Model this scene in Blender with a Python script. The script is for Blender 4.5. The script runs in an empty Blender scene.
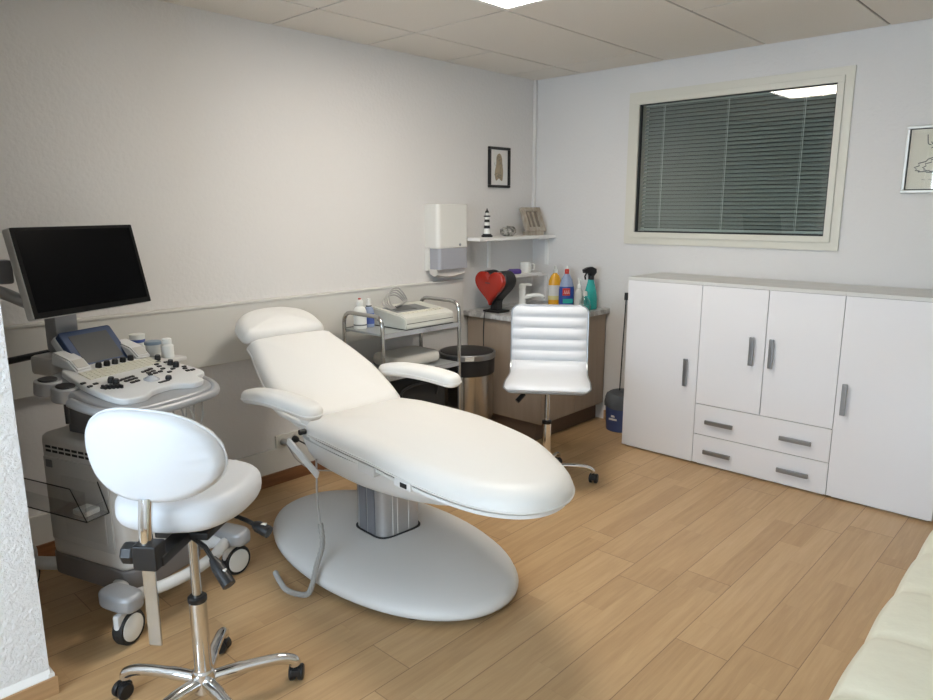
import bpy, bmesh, math, random
from math import sin, cos, pi, radians as R
from mathutils import Vector as V, Matrix as M
random.seed(7)
scn = bpy.context.scene
col = scn.collection

# ------------------------------------------------------------------ materials
MATS = {}
def mat(name, color, rough=0.5, metal=0.0, bump=0.0, bscale=60.0, coat=0.0, trans=0.0, ior=1.45, alpha=1.0, vary=0.0, spec=0.5, bdist=0.01):
    if name in MATS: return MATS[name]
    m = bpy.data.materials.new(name); m.use_nodes = True
    nt = m.node_tree; p = nt.nodes['Principled BSDF']
    p.inputs['Base Color'].default_value = (*color, 1)
    p.inputs['Roughness'].default_value = rough
    p.inputs['Metallic'].default_value = metal
    p.inputs['Coat Weight'].default_value = coat
    p.inputs['Coat Roughness'].default_value = 0.08
    p.inputs['Transmission Weight'].default_value = trans
    p.inputs['IOR'].default_value = ior
    p.inputs['Alpha'].default_value = alpha
    p.inputs['Specular IOR Level'].default_value = spec
    tc = nt.nodes.new('ShaderNodeTexCoord')
    if vary:
        n = nt.nodes.new('ShaderNodeTexNoise'); n.inputs['Scale'].default_value = 7; n.inputs['Detail'].default_value = 4
        nt.links.new(tc.outputs['Object'], n.inputs['Vector'])
        mx = nt.nodes.new('ShaderNodeMix'); mx.data_type = 'RGBA'
        mx.inputs['A'].default_value = (*[c * (1 - vary) for c in color], 1); mx.inputs['B'].default_value = (*[min(1, c * (1 + vary)) for c in color], 1)
        nt.links.new(n.outputs['Fac'], mx.inputs['Factor']); nt.links.new(mx.outputs['Result'], p.inputs['Base Color'])
    if bump:
        n = nt.nodes.new('ShaderNodeTexNoise'); n.inputs['Scale'].default_value = bscale; n.inputs['Detail'].default_value = 3
        nt.links.new(tc.outputs['Object'], n.inputs['Vector'])
        b = nt.nodes.new('ShaderNodeBump'); b.inputs['Strength'].default_value = bump; b.inputs['Distance'].default_value = bdist
        nt.links.new(n.outputs['Fac'], b.inputs['Height']); nt.links.new(b.outputs['Normal'], p.inputs['Normal'])
    MATS[name] = m
    return m

def floor_material():
    m = bpy.data.materials.new('laminate_planks'); m.use_nodes = True
    nt = m.node_tree; N = nt.nodes; L = nt.links; p = N['Principled BSDF']
    def math_(op, a, b=None, c=None):
        n = N.new('ShaderNodeMath'); n.operation = op
        for i, x in enumerate((a, b, c)):
            if x is None: continue
            if isinstance(x, (int, float)): n.inputs[i].default_value = x
            else: L.new(x, n.inputs[i])
        return n.outputs[0]
    tc = N.new('ShaderNodeTexCoord'); sp = N.new('ShaderNodeSeparateXYZ'); L.new(tc.outputs['Object'], sp.inputs[0])
    x, y = sp.outputs[0], sp.outputs[1]
    def rows(w, ln, off, stagger):
        yr = math_('DIVIDE', math_('SUBTRACT', y, off), w)
        row = math_('FLOOR', yr)
        wn = N.new('ShaderNodeTexWhiteNoise'); wn.noise_dimensions = '1D'; L.new(row, wn.inputs['W'])
        xs = math_('ADD', math_('DIVIDE', x, ln), math_('MULTIPLY', wn.outputs['Value'], stagger))
        cl = math_('FLOOR', xs)
        fy = math_('FRACT', yr); fx = math_('FRACT', xs)
        return row, cl, fy, fx
    row, cl, fy, fx = rows(0.19, 1.29, 0.61, 9.0)
    srow, scl, sfy, sfx = rows(0.095, 0.86, 0.61, 13.0)
    cv = N.new('ShaderNodeCombineXYZ'); L.new(srow, cv.inputs[0]); L.new(scl, cv.inputs[1]); L.new(cl, cv.inputs[2])
    wn = N.new('ShaderNodeTexWhiteNoise'); wn.noise_dimensions = '3D'; L.new(cv.outputs[0], wn.inputs['Vector'])
    # grain stretched along the planks
    mp = N.new('ShaderNodeMapping'); mp.inputs['Scale'].default_value = (1.6, 22, 1); L.new(tc.outputs['Object'], mp.inputs[0])
    av = N.new('ShaderNodeVectorMath'); av.operation = 'ADD'; L.new(mp.outputs[0], av.inputs[0])
    sc = N.new('ShaderNodeVectorMath'); sc.operation = 'SCALE'; sc.inputs['Scale'].default_value = 31; L.new(wn.outputs['Color'], sc.inputs[0]); L.new(sc.outputs[0], av.inputs[1])
    g = N.new('ShaderNodeTexNoise'); g.inputs['Scale'].default_value = 2.2; g.inputs['Detail'].default_value = 6; g.inputs['Roughness'].default_value = 0.6; g.inputs['Distortion'].default_value = 0.6
    L.new(av.outputs[0], g.inputs['Vector'])
    fac = math_('ADD', math_('ADD', math_('MULTIPLY', wn.outputs['Value'], 0.22), 0.04), math_('MULTIPLY', g.outputs['Fac'], 0.62))
    cr = N.new('ShaderNodeValToRGB'); L.new(fac, cr.inputs[0])
    e = cr.color_ramp.elements
    e[0].position = 0.15; e[0].color = (0.37, 0.23, 0.112, 1); e[1].position = 0.95; e[1].color = (0.63, 0.45, 0.26, 1)
    k = cr.color_ramp.elements.new(0.55); k.color = (0.52, 0.345, 0.18, 1)
    def edge(f, w, half):
        d = math_('ABSOLUTE', math_('SUBTRACT', f, 0.5))
        return math_('GREATER_THAN', d, 0.5 - half / w)
    seam = math_('MAXIMUM', edge(fy, 0.19, 0.0016), edge(fx, 1.29, 0.0016))
    seam2 = math_('MAXIMUM', edge(sfy, 0.095, 0.0009), edge(sfx, 0.86, 0.0009))
    tot = math_('ADD', math_('MULTIPLY', seam, 0.55), math_('MULTIPLY', seam2, 0.10))
    mx = N.new('ShaderNodeMix'); mx.data_type = 'RGBA'; L.new(tot, mx.inputs['Factor']); L.new(cr.outputs[0], mx.inputs['A']); mx.inputs['B'].default_value = (0.12, 0.06, 0.03, 1)
    L.new(mx.outputs['Result'], p.inputs['Base Color'])
    p.inputs['Roughness'].default_value = 0.38; p.inputs['Specular IOR Level'].default_value = 0.4
    b = N.new('ShaderNodeBump'); b.inputs['Strength'].default_value = 0.25; b.inputs['Distance'].default_value = 0.001
    L.new(math_('SUBTRACT', math_('MULTIPLY', g.outputs['Fac'], 0.3), seam), b.inputs['Height']); L.new(b.outputs[0], p.inputs['Normal'])
    return m

def wood_material(name, c1, c2, scale=(3, 40, 40), rough=0.45):
    m = bpy.data.materials.new(name); m.use_nodes = True; nt = m.node_tree; p = nt.nodes['Principled BSDF']
    tc = nt.nodes.new('ShaderNodeTexCoord'); mp = nt.nodes.new('ShaderNodeMapping'); mp.inputs['Scale'].default_value = scale
    n = nt.nodes.new('ShaderNodeTexNoise'); n.inputs['Scale'].default_value = 1.5; n.inputs['Detail'].default_value = 5
    cr = nt.nodes.new('ShaderNodeValToRGB'); cr.color_ramp.elements[0].color = (*c1, 1); cr.color_ramp.elements[1].color = (*c2, 1)
    cr.color_ramp.elements[0].position = .3; cr.color_ramp.elements[1].position = .7
    nt.links.new(tc.outputs['Object'], mp.inputs[0]); nt.links.new(mp.outputs[0], n.inputs['Vector']); nt.links.new(n.outputs['Fac'], cr.inputs[0]); nt.links.new(cr.outputs[0], p.inputs['Base Color'])
    p.inputs['Roughness'].default_value = rough
    return m

def speckle_material(name, c1, c2, scale=60, rough=0.35, lo=.45, hi=.6):
    m = bpy.data.materials.new(name); m.use_nodes = True; nt = m.node_tree; p = nt.nodes['Principled BSDF']
    tc = nt.nodes.new('ShaderNodeTexCoord')
    n = nt.nodes.new('ShaderNodeTexNoise'); n.inputs['Scale'].default_value = scale; n.inputs['Detail'].default_value = 5
    cr = nt.nodes.new('ShaderNodeValToRGB'); cr.color_ramp.elements[0].color = (*c1, 1); cr.color_ramp.elements[1].color = (*c2, 1)
    cr.color_ramp.elements[0].position = lo; cr.color_ramp.elements[1].position = hi
    nt.links.new(tc.outputs['Object'], n.inputs['Vector']); nt.links.new(n.outputs['Fac'], cr.inputs[0]); nt.links.new(cr.outputs[0], p.inputs['Base Color'])
    p.inputs['Roughness'].default_value = rough
    return m

def glass_pane_material(name, tint=(1, 1, 1), gloss=(1, 1, 1), rough=0.0, ior=1.5):
    m = bpy.data.materials.new(name); m.use_nodes = True; nt = m.node_tree; nt.nodes.clear()
    o = nt.nodes.new('ShaderNodeOutputMaterial'); t = nt.nodes.new('ShaderNodeBsdfTransparent'); t.inputs[0].default_value = (*tint, 1)
    g = nt.nodes.new('ShaderNodeBsdfGlossy'); g.inputs['Color'].default_value = (*gloss, 1); g.inputs['Roughness'].default_value = rough
    lw = nt.nodes.new('ShaderNodeLayerWeight'); lw.inputs[0].default_value = 0.5
    pw = nt.nodes.new('ShaderNodeMath'); pw.operation = 'POWER'; pw.inputs[1].default_value = 5; nt.links.new(lw.outputs['Facing'], pw.inputs[0])
    f = nt.nodes.new('ShaderNodeMath'); f.operation = 'MULTIPLY_ADD'; f.inputs[1].default_value = 0.93; f.inputs[2].default_value = 0.045; nt.links.new(pw.outputs[0], f.inputs[0])
    mx = nt.nodes.new('ShaderNodeMixShader'); nt.links.new(f.outputs[0], mx.inputs[0]); nt.links.new(t.outputs[0], mx.inputs[1]); nt.links.new(g.outputs[0], mx.inputs[2]); nt.links.new(mx.outputs[0], o.inputs[0])
    return m

def emit_material(name, color, strength):
    m = bpy.data.materials.new(name); m.use_nodes = True; p = m.node_tree.nodes['Principled BSDF']
    p.inputs['Base Color'].default_value = (.9, .9, .9, 1)
    p.inputs['Emission Color'].default_value = (*color, 1); p.inputs['Emission Strength'].default_value = strength
    return m

WALL = mat('wall_plaster', (0.70, 0.685, 0.668), 0.9, bump=0.35, bscale=55, bdist=0.006, spec=0.2)
STUBM = mat('roughcast_plaster', (0.80, 0.80, 0.80), 0.9, bump=0.8, bscale=95, bdist=0.008, spec=0.2)
CEIL = mat('mineral_tile', (0.76, 0.72, 0.665), 0.95, bump=0.5, bscale=130, bdist=0.004, spec=0.1)
CEILGAP = mat('grid_bar', (0.22, 0.20, 0.18), 0.7)
DADO = mat('trunking_plastic', (0.66, 0.65, 0.61), 0.6, spec=0.3)
FLOOR = floor_material()
SKIRT = wood_material('skirting_wood', (0.15, 0.06, 0.022), (0.23, 0.10, 0.04))
SKIRTL = wood_material('oak_skirting', (0.38, 0.23, 0.11), (0.50, 0.31, 0.16))
WPAINT = mat('white_paint', (0.80, 0.79, 0.77), 0.5)
CREAM = mat('cream_frame', (0.66, 0.64, 0.56), 0.35)
GLOSSW = mat('gloss_white_front', (0.79, 0.79, 0.81), 0.12, coat=0.6)
WHITEL = mat('white_laminate', (0.80, 0.80, 0.79), 0.35)
TOPW = mat('matt_white_top', (0.62, 0.62, 0.60), 0.45)
DARKGAP = mat('dark_gap', (0.03, 0.03, 0.03), 0.8)
STEEL = mat('brushed_steel', (0.32, 0.33, 0.34), 0.35, metal=0.9)
CHROME = mat('chrome', (0.72, 0.72, 0.72), 0.09, metal=1.0)
CHROMED = mat('chrome_tube', (0.50, 0.50, 0.49), 0.18, metal=1.0)
LEATHER = mat('white_leatherette', (0.75, 0.742, 0.715), 0.42, bump=0.12, bscale=260, bdist=0.002)
STOOLW = mat('white_vinyl', (0.67, 0.69, 0.72), 0.42, bump=0.1, bscale=200, bdist=0.002)
SOFAL = mat('cream_leather', (0.74, 0.73, 0.60), 0.45, bump=0.3, bscale=22, bdist=0.01)
SHELLG = mat('grey_shell', (0.66, 0.655, 0.64), 0.42, bump=0.08, bscale=300, bdist=0.001)
SHELLW = mat('white_shell', (0.76, 0.76, 0.75), 0.35)
ALU = mat('satin_aluminium', (0.50, 0.50, 0.51), 0.38, metal=0.75)
ALUD = mat('dark_aluminium', (0.26, 0.27, 0.30), 0.4, metal=0.5)
BLACK = mat('black_plastic', (0.012, 0.012, 0.013), 0.42)
BLACKM = mat('matt_black', (0.02, 0.02, 0.02), 0.7)
RUBBER = mat('black_rubber', (0.015, 0.015, 0.015), 0.65)
SCREEN = mat('dark_screen', (0.002, 0.002, 0.0025), 0.25, spec=0.08)
SCREENG = mat('grey_screen', (0.055, 0.058, 0.06), 0.35)
MGREY = mat('machine_grey', (0.62, 0.60, 0.57), 0.45, bump=0.05, bscale=200, bdist=0.001)
MLIGHT = mat('machine_light', (0.66, 0.66, 0.65), 0.4)
MSILV = mat('machine_silver', (0.36, 0.365, 0.375), 0.4, metal=0.3)
MDARK = mat('machine_dark', (0.16, 0.16, 0.17), 0.45)
BLUEB = mat('blue_bezel', (0.03, 0.055, 0.125), 0.4)
KEYS = mat('cream_key', (0.68, 0.66, 0.56), 0.5)
ACRYL = glass_pane_material('clear_acrylic', (0.90, 0.90, 0.90))
ACEDGE = mat('acrylic_edge', (0.035, 0.035, 0.035), 0.25)
CUPB = mat('cup_blue', (0.06, 0.10, 0.32), 0.4)
LIDG = mat('grey_blue_lid', (0.20, 0.26, 0.32), 0.4)
JARW = mat('white_jar', (0.74, 0.74, 0.70), 0.35)
FROST = mat('frosted_plastic', (0.62, 0.62, 0.58), 0.3, alpha=0.9)
BROWN = wood_material('taupe_front', (0.325, 0.255, 0.195), (0.36, 0.285, 0.22), scale=(20, 20, 2), rough=0.5)
KICK = mat('brown_kickboard', (0.15, 0.10, 0.07), 0.6)
MARBLE = speckle_material('grey_marble_worktop', (0.36, 0.36, 0.36), (0.60, 0.60, 0.59), 22)
REDH = mat('red_gloss', (0.36, 0.022, 0.012), 0.22, coat=0.5)
ENAMEL = mat('white_enamel', (0.82, 0.82, 0.78), 0.18)
CLEARP = glass_pane_material('clear_bottle', (0.86, 0.89, 0.89), rough=0.05)
AMBER = mat('amber_soap', (0.70, 0.34, 0.02), 0.25)
LABELW = mat('pale_label', (0.60, 0.58, 0.55), 0.5)
LABELY = mat('yellow_label', (0.60, 0.52, 0.22), 0.5)
BLUEP = mat('blue_bottle', (0.035, 0.075, 0.30), 0.25)
BLUEC = mat('pale_blue_bottle', (0.30, 0.36, 0.50), 0.25)
REDP = mat('red_plastic', (0.50, 0.045, 0.03), 0.4)
TEAL = mat('teal_bottle', (0.03, 0.36, 0.33), 0.25)
PURPLE = mat('purple_pack', (0.12, 0.07, 0.30), 0.45)
DRIFT = wood_material('whitewashed_wood', (0.30, 0.25, 0.19), (0.48, 0.43, 0.36), scale=(25, 25, 6), rough=0.8)
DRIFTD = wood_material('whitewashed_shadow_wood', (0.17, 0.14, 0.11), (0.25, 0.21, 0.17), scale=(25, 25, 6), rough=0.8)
STONE = speckle_material('grey_stone', (0.09, 0.085, 0.075), (0.42, 0.40, 0.36), 45, 0.8, .4, .65)
NAVY = mat('navy_bucket', (0.05, 0.07, 0.17), 0.35)
BAGG = mat('grey_bag', (0.09, 0.10, 0.11), 0.6, bump=0.5, bscale=30)
ECG = mat('device_beige', (0.60, 0.60, 0.54), 0.45)
ECGK = mat('device_keys', (0.16, 0.17, 0.17), 0.4)
GLASSG = mat('grey_glass_shelf', (0.33, 0.35, 0.35), 0.3)
TOWEL = mat('pale_towel', (0.62, 0.60, 0.55), 0.8, bump=0.2, bscale=120)
CABLEG = mat('grey_cable', (0.36, 0.35, 0.33), 0.5)
PAPER = mat('paper', (0.72, 0.69, 0.60), 0.8)
PAPERW = mat('paper_white', (0.74, 0.73, 0.70), 0.8)
PENCIL = mat('pencil_line', (0.13, 0.13, 0.13), 0.8)
SEPIA = mat('sepia_wash', (0.36, 0.29, 0.20), 0.8, vary=0.4)
SILVERF = mat('champagne_frame', (0.55, 0.54, 0.50), 0.35, metal=0.4)
SLAT = mat('blind_slat', (0.24, 0.26, 0.25), 0.5)
SLATR = mat('blind_rail', (0.42, 0.46, 0.44), 0.45)
CORDL = mat('blind_cord', (0.55, 0.58, 0.57), 0.7)
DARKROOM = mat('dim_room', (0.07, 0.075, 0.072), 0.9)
GASKET = mat('window_gasket', (0.025, 0.027, 0.027), 0.6)
DISPW = mat('dispenser_white', (0.72, 0.71, 0.67), 0.28, coat=0.2)
DISPG = mat('dispenser_smoke', (0.38, 0.385, 0.42), 0.25)
TISSUE = mat('paper_towel', (0.66, 0.62, 0.58), 0.9, bump=0.3, bscale=60)
WINGLASS = glass_pane_material('window_glass', (0.93, 0.96, 0.95))
GLASSF = glass_pane_material('picture_glass', (0.97, 0.97, 0.96))
LED = emit_material('led_diffuser', (1.0, 0.92, 0.82), 18.5)
SOCKETW = mat('socket_white', (0.66, 0.64, 0.58), 0.4)
DRUM = mat('drum_steel', (.42, .38, .33), .22, metal=.95)
WOODBIN = wood_material('wood_effect_drum', (0.21, 0.14, 0.09), (0.33, 0.235, 0.16), scale=(30, 30, 2), rough=0.35)

# ------------------------------------------------------------------ mesh helpers
def B(): return bmesh.new()
def TR(x=0, y=0, z=0, rx=0, ry=0, rz=0):
    return M.Translation((x, y, z)) @ M.Rotation(R(rz), 4, 'Z') @ M.Rotation(R(ry), 4, 'Y') @ M.Rotation(R(rx), 4, 'X')
def box(bm, c, s, T=None, bev=0.0, seg=2, rz=0, rx=0, ry=0):
    Tm = (T or M()) @ TR(*c, rx, ry, rz) @ M.Diagonal((s[0], s[1], s[2], 1))
    r = bmesh.ops.create_cube(bm, size=1, matrix=Tm)
    if bev:
        es = list({e for v in r['verts'] for e in v.link_edges})
        bmesh.ops.bevel(bm, geom=es, offset=bev, segments=seg, profile=0.5, affect='EDGES')
    return bm
def bx(bm, x0, x1, y0, y1, z0, z1, T=None, bev=0.0, seg=2):
    return box(bm, ((x0+x1)/2, (y0+y1)/2, (z0+z1)/2), (abs(x1-x0), abs(y1-y0), abs(z1-z0)), T, bev, seg)
def rings(bm, rs, closed_u=True, cap0=True, cap1=True):
    vs = [[bm.verts.new(p) for p in r] for r in rs]
    n = len(vs[0])
    for a, b in zip(vs[:-1], vs[1:]):
        for i in range(n if closed_u else n - 1):
            j = (i + 1) % n
            try: bm.faces.new((a[i], a[j], b[j], b[i]))
            except ValueError: pass
    if cap0: bm.faces.new(list(reversed(vs[0])))
    if cap1: bm.faces.new(vs[-1])
    return vs
def tube(bm, pts, r, seg=10, T=None, closed=False, cap=True):
    pts = [V(p) for p in pts]; n = len(pts)
    rad = r if isinstance(r, (list, tuple)) else [r] * n
    tang = []
    for i in range(n):
        a = pts[(i - 1) % n] if (closed or i > 0) else pts[i]; b = pts[(i + 1) % n] if (closed or i < n - 1) else pts[i]
        t = (b - a); tang.append(t.normalized() if t.length > 1e-9 else V((0, 0, 1)))
    up = V((0, 0, 1)) if abs(tang[0].z) < 0.9 else V((1, 0, 0))
    u = tang[0].cross(up).normalized(); rs = []
    for i in range(n):
        t = tang[i]; u = (u - t * u.dot(t)).normalized(); w = t.cross(u)
        rs.append([(T or M()) @ (pts[i] + (u * cos(2*pi*k/seg) + w * sin(2*pi*k/seg)) * rad[i]) for k in range(seg)])
    if closed: rs.append(rs[0])
    rings(bm, rs, cap0=cap and not closed, cap1=cap and not closed)
    return bm
def lathe(bm, prof, T=None, seg=28, sx=1.0, sy=1.0):
    T = T or M()
    rs = [[T @ V((max(r, 1e-4) * cos(2*pi*k/seg) * sx, max(r, 1e-4) * sin(2*pi*k/seg) * sy, z)) for k in range(seg)] for r, z in prof]
    rings(bm, rs); return bm
def cyl(bm, p0, p1, r, seg=16, T=None, r1=None): return tube(bm, [p0, p1], [r, r if r1 is None else r1], seg, T)
def offset(poly, d):
    n = len(poly); out = []
    area = sum(poly[i][0]*poly[(i+1) % n][1] - poly[(i+1) % n][0]*poly[i][1] for i in range(n))
    s = 1 if area > 0 else -1
    for i in range(n):
        a, b, c = V(poly[i-1]), V(poly[i]), V(poly[(i+1) % n])
        e1 = (b - a).normalized(); e2 = (c - b).normalized()
        n1 = V((-e1.y, e1.x)) * s; n2 = V((-e2.y, e2.x)) * s
        k = (n1 + n2); k = k / max(0.35, 1 + n1.dot(n2))
        out.append((b.x + k.x * d, b.y + k.y * d))
    return out
def prism(bm, poly, z0, z1, T=None, bev=0.0, bseg=3):
    T = T or M(); rs = []
    def ring(pl, z): rs.append([T @ V((x, y, z)) for x, y in pl])
    if bev:
        for k in range(bseg + 1):
            a = pi/2 * k / bseg; ring(offset(poly, bev * (1 - sin(a))), z0 + bev * (1 - cos(a)))
        for k in range(bseg + 1):
            a = pi/2 * k / bseg; ring(offset(poly, bev * (1 - cos(a))), z1 - bev * (1 - sin(a)))
    else: ring(poly, z0); ring(poly, z1)
    rings(bm, rs); return bm
def catmull(pts, n=6, closed=True):
    P = [V(p) for p in pts]; m = len(P); out = []
    for i in range(m if closed else m - 1):
        if closed: a, b, c, d = P[i-1], P[i], P[(i+1) % m], P[(i+2) % m]
        else: a, b, c, d = P[max(i-1, 0)], P[i], P[i+1], P[min(i+2, m-1)]
        for k in range(n):
            t = k / n
            out.append(0.5 * ((2*b) + (c-a)*t + (2*a-5*b+4*c-d)*t*t + (3*b-a-3*c+d)*t*t*t))
    if not closed: out.append(P[-1])
    return [tuple(p) for p in out]
def cushion(bm, poly, z0, z1, r, crown=0.01, T=None, f=None, belly=0.0, er=5, rv=None):
    """padded shape: rounded rim, softly domed top. f(x,y,z)->point bends it."""
    T = T or M(); rs = []
    cx = sum(p[0] for p in poly)/len(poly); cy = sum(p[1] for p in poly)/len(poly)
    g = f or (lambda x, y, z: (x, y, z))
    def ring(pl, z): rs.append([T @ V(g(x, y, z)) for x, y in pl])
    rb = min(r, (z1 - z0) * 0.45); rt_ = rv or rb
    if rv: rb = min(rb, (z1-z0) - rv - .002)
    inn = offset(poly, r)
    for s in (0.4, 0.8): ring([(cx + (x-cx)*s, cy + (y-cy)*s) for x, y in inn], z0 - belly * (1 - s*s))
    for k in range(er + 1):
        a = pi/2 * k / er; ring(offset(poly, r * (1 - sin(a))), z0 + rb * (1 - cos(a)))
    for k in range(er + 1):
        a = pi/2 * k / er; ring(offset(poly, r * (1 - cos(a))), z1 - rt_ * (1 - sin(a)))
    for s in (0.9, 0.75, 0.55, 0.35, 0.15, 0.03): ring([(cx + (x-cx)*s, cy + (y-cy)*s) for x, y in inn], z1 + crown * (1 - s*s))
    rings(bm, rs); return bm
def ellipse(a, b, n=48, cx=0, cy=0, e=2.0):
    def sp(c): return math.copysign(abs(c) ** (2/e), c)
    return [(cx + a*sp(cos(2*pi*k/n)), cy + b*sp(sin(2*pi*k/n))) for k in range(n)]
def rrect(w, h, r, n=5, cx=0, cy=0):
    out = []
    for sx, sy, a0 in ((1, -1, -90), (1, 1, 0), (-1, 1, 90), (-1, -1, 180)):
        for k in range(n + 1):
            a = R(a0 + 90 * k / n); out.append((cx + sx*(w/2 - r) + r*cos(a), cy + sy*(h/2 - r) + r*sin(a)))
    return out
def obj(name, bm, m, parent=None, ang=38, flat=False):
    bmesh.ops.recalc_face_normals(bm, faces=bm.faces)
    me = bpy.data.meshes.new(name); bm.to_mesh(me); bm.free()
    for p in me.polygons: p.use_smooth = not flat
    if not flat: me.set_sharp_from_angle(angle=R(ang))
    me.materials.append(m)
    o = bpy.data.objects.new(name, me); col.objects.link(o)
    if not flat:
        wn = o.modifiers.new('weighted_normal', 'WEIGHTED_NORMAL'); wn.keep_sharp = True; wn.weight = 80
    if parent: o.parent = parent
    return o
def tag(o, label, cat, group=None):
    o['label'] = label; o['category'] = cat
    if group: o['group'] = group
    return o
def thing(name, label, cat, loc=(0, 0, 0), rz=0, group=None):
    o = bpy.data.objects.new(name, None); o.empty_display_size = 0.1; col.objects.link(o)
    o.location = loc; o.rotation_euler = (0, 0, R(rz)); return tag(o, label, cat, group)
def struct(name, bm, m, parent=None, **k):
    o = obj(name, bm, m, parent, **k); o['kind'] = 'structure'; return o
def copy_tree(o, parent=None):
    c = o.copy(); col.objects.link(c)
    if parent: c.parent = parent
    for ch in list(o.children): copy_tree(ch, c)
    return c

# ------------------------------------------------------------------ room
XB, YL, ZC = 4.275, 3.303, 2.417          # back wall, left wall, ceiling
XR, YR = -1.9, -0.62                      # rear wall (behind the viewer), right wall
b = B(); bx(b, XR-.2, XB+.2, YR-.2, YL+.2, -.12, 0); struct('floor', b, FLOOR, flat=True)
b = B(); bx(b, XR-.2, XB+1.2, YL, YL+.2, 0, ZC+.1); struct('wall_left', b, WALL, flat=True)
b = B(); bx(b, XR-.2, XB+.2, YR-.2, YR, 0, ZC+.1); struct('wall_right', b, WALL, flat=True)
WY0, WY1, WZ0, WZ1 = 1.247, 2.430, 1.350, 2.166   # glass opening in the back wall
b = B()
bx(b, XB, XB+.16, YR, WY0-.03, 0, ZC+.1); bx(b, XB, XB+.16, WY1+.03, YL, 0, ZC+.1)
bx(b, XB, XB+.16, WY0-.03, WY1+.03, 0, WZ0-.03); bx(b, XB, XB+.16, WY0-.03, WY1+.03, WZ1+.03, ZC+.1)
struct('wall_back', b, WALL, flat=True)
# rear wall with the daylight window
RW = (-0.25, 1.95, 0.85, 2.2)
b = B()
bx(b, XR-.2, XR, YR, RW[0], 0, ZC+.1); bx(b, XR-.2, XR, RW[1], YL, 0, ZC+.1)
bx(b, XR-.2, XR, RW[0], RW[1], 0, RW[2]); bx(b, XR-.2, XR, RW[0], RW[1], RW[3], ZC+.1)
struct('wall_rear', b, WALL, flat=True)
b = B()
for y in (RW[0]+.03, (RW[0]+RW[1])/2, RW[1]-.03): bx(b, XR-.13, XR-.07, y-.03, y+.03, RW[2], RW[3], bev=.004)
for z in (RW[2]+.03, RW[3]-.03): bx(b, XR-.13, XR-.07, RW[0], RW[1], z-.03, z+.03, bev=.004)
struct('window_2', b, WPAINT)
# partition stub in front of the machine
b = B(); bx(b, XR, 0.536, 2.305-.005, 2.42, 0, ZC+.05); struct('wall_partition', b, STUBM, flat=True)
b = B()
prism(b, [(0, 0), (0, .062), (.013, .062), (.016, .058), (.016, 0)][::-1], 0, 1, M(((0, 0, 1, XR), (-1, 0, 0, 2.30), (0, 1, 0, 0), (0, 0, 0, 1))) @ M.Diagonal((1, 1, .536-XR, 1)))
bx(b, .536, .552, 2.284, 2.42, 0, .062)
struct('baseboard_partition', b, SKIRTL, flat=True)
b = B()
rs = []
for x in (XR, .536): rs.append([V((x, 2.30, .062)), V((x, 2.287, .062)), V((x, 2.287, .066)), V((x, 2.30, .085))])
rings(b, rs); bx(b, .530, .546, 2.288, 2.42, .062, .074)
struct('trim_1', b, WPAINT, flat=True)
# ceiling: tiles laid in a recessed grid
b = B(); bx(b, XR-.2, XB+.2, YR-.2, YL+.2, ZC+.006, ZC+.1); ce = struct('ceiling', b, CEILGAP, flat=True)
b = B(); g = .0065
ys = [YL, 2.90, 2.28, 1.655, 1.03, .41, -.21, YR]
LX0, LX1, LY0, LY1 = 2.095, 2.713, 1.655, 2.28
for r in range(len(ys) - 1):
    y1, y0 = ys[r], ys[r+1]
    if r == 0: xs = [XR] + [2.095 + .619*k for k in range(-6, 4)] + [XB]
    elif r == 1: xs = [XR, -.38, .855, 2.095, 2.713, 3.95, XB]
    elif r == 2: xs = [XR, -.38, .855, 2.095, 2.713, XB]
    else: xs = [XR, -.38, .855, 2.095, 3.33, XB]
    for x0, x1 in zip(xs[:-1], xs[1:]):
        if r == 2 and abs(x0 - LX0) < .01: continue
        bx(b, x0+g, x1-g, y0+g, y1-(g if r else 0), ZC, ZC+.006)
t = struct('ceiling_tile', b, CEIL, ce, flat=True)
# ceiling light panel
lt = thing('ceiling_light', 'square white LED ceiling panel shining down from the tiled ceiling', 'ceiling light', ((LX0+LX1)/2, (LY0+LY1)/2, ZC))
b = B(); h = .309
for s in (-1, 1):
    bx(b, -h, h, s*h-(.028 if s > 0 else 0), s*h+(0 if s > 0 else .028), -.004, .02); bx(b, s*h-(.028 if s > 0 else 0), s*h+(0 if s > 0 else .028), -h+.028, h-.028, -.004, .02)
obj('frame', b, WPAINT, lt, flat=True)
b = B(); bx(b, -h+.028, h-.028, -h+.028, h-.028, .002, .012); obj('diffuser', b, LED, lt, flat=True)

# left wall: trunking, lower duct, wood skirting
b = B(); bx(b, XR, 3.46, YL-.045, YL, .735, 1.036, bev=.006); bx(b, XR, 3.46, YL-.052, YL, 1.028, 1.040, bev=.003); struct('trim_2', b, DADO)
b = B(); bx(b, XR, 3.46, YL-.018, YL, .07, .205, bev=.004); struct('trim_3', b, DADO)
b = B(); bx(b, XR, 3.46, YL-.028, YL, 0, .072, bev=.004); struct('baseboard_left', b, SKIRT)
b = B(); bx(b, XB-.018, XB, YR, 2.62, 0, .072, bev=.004); struct('baseboard_back', b, SKIRTL)
b = B(); bx(b, XR, XB, YR, YR+.018, 0, .072, bev=.004); struct('baseboard_right', b, SKIRTL)
b = B(); bx(b, XB-.026, XB, YL-.026, YL, 1.33, ZC, bev=.006); struct('trim_4', b, WALL)

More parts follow.
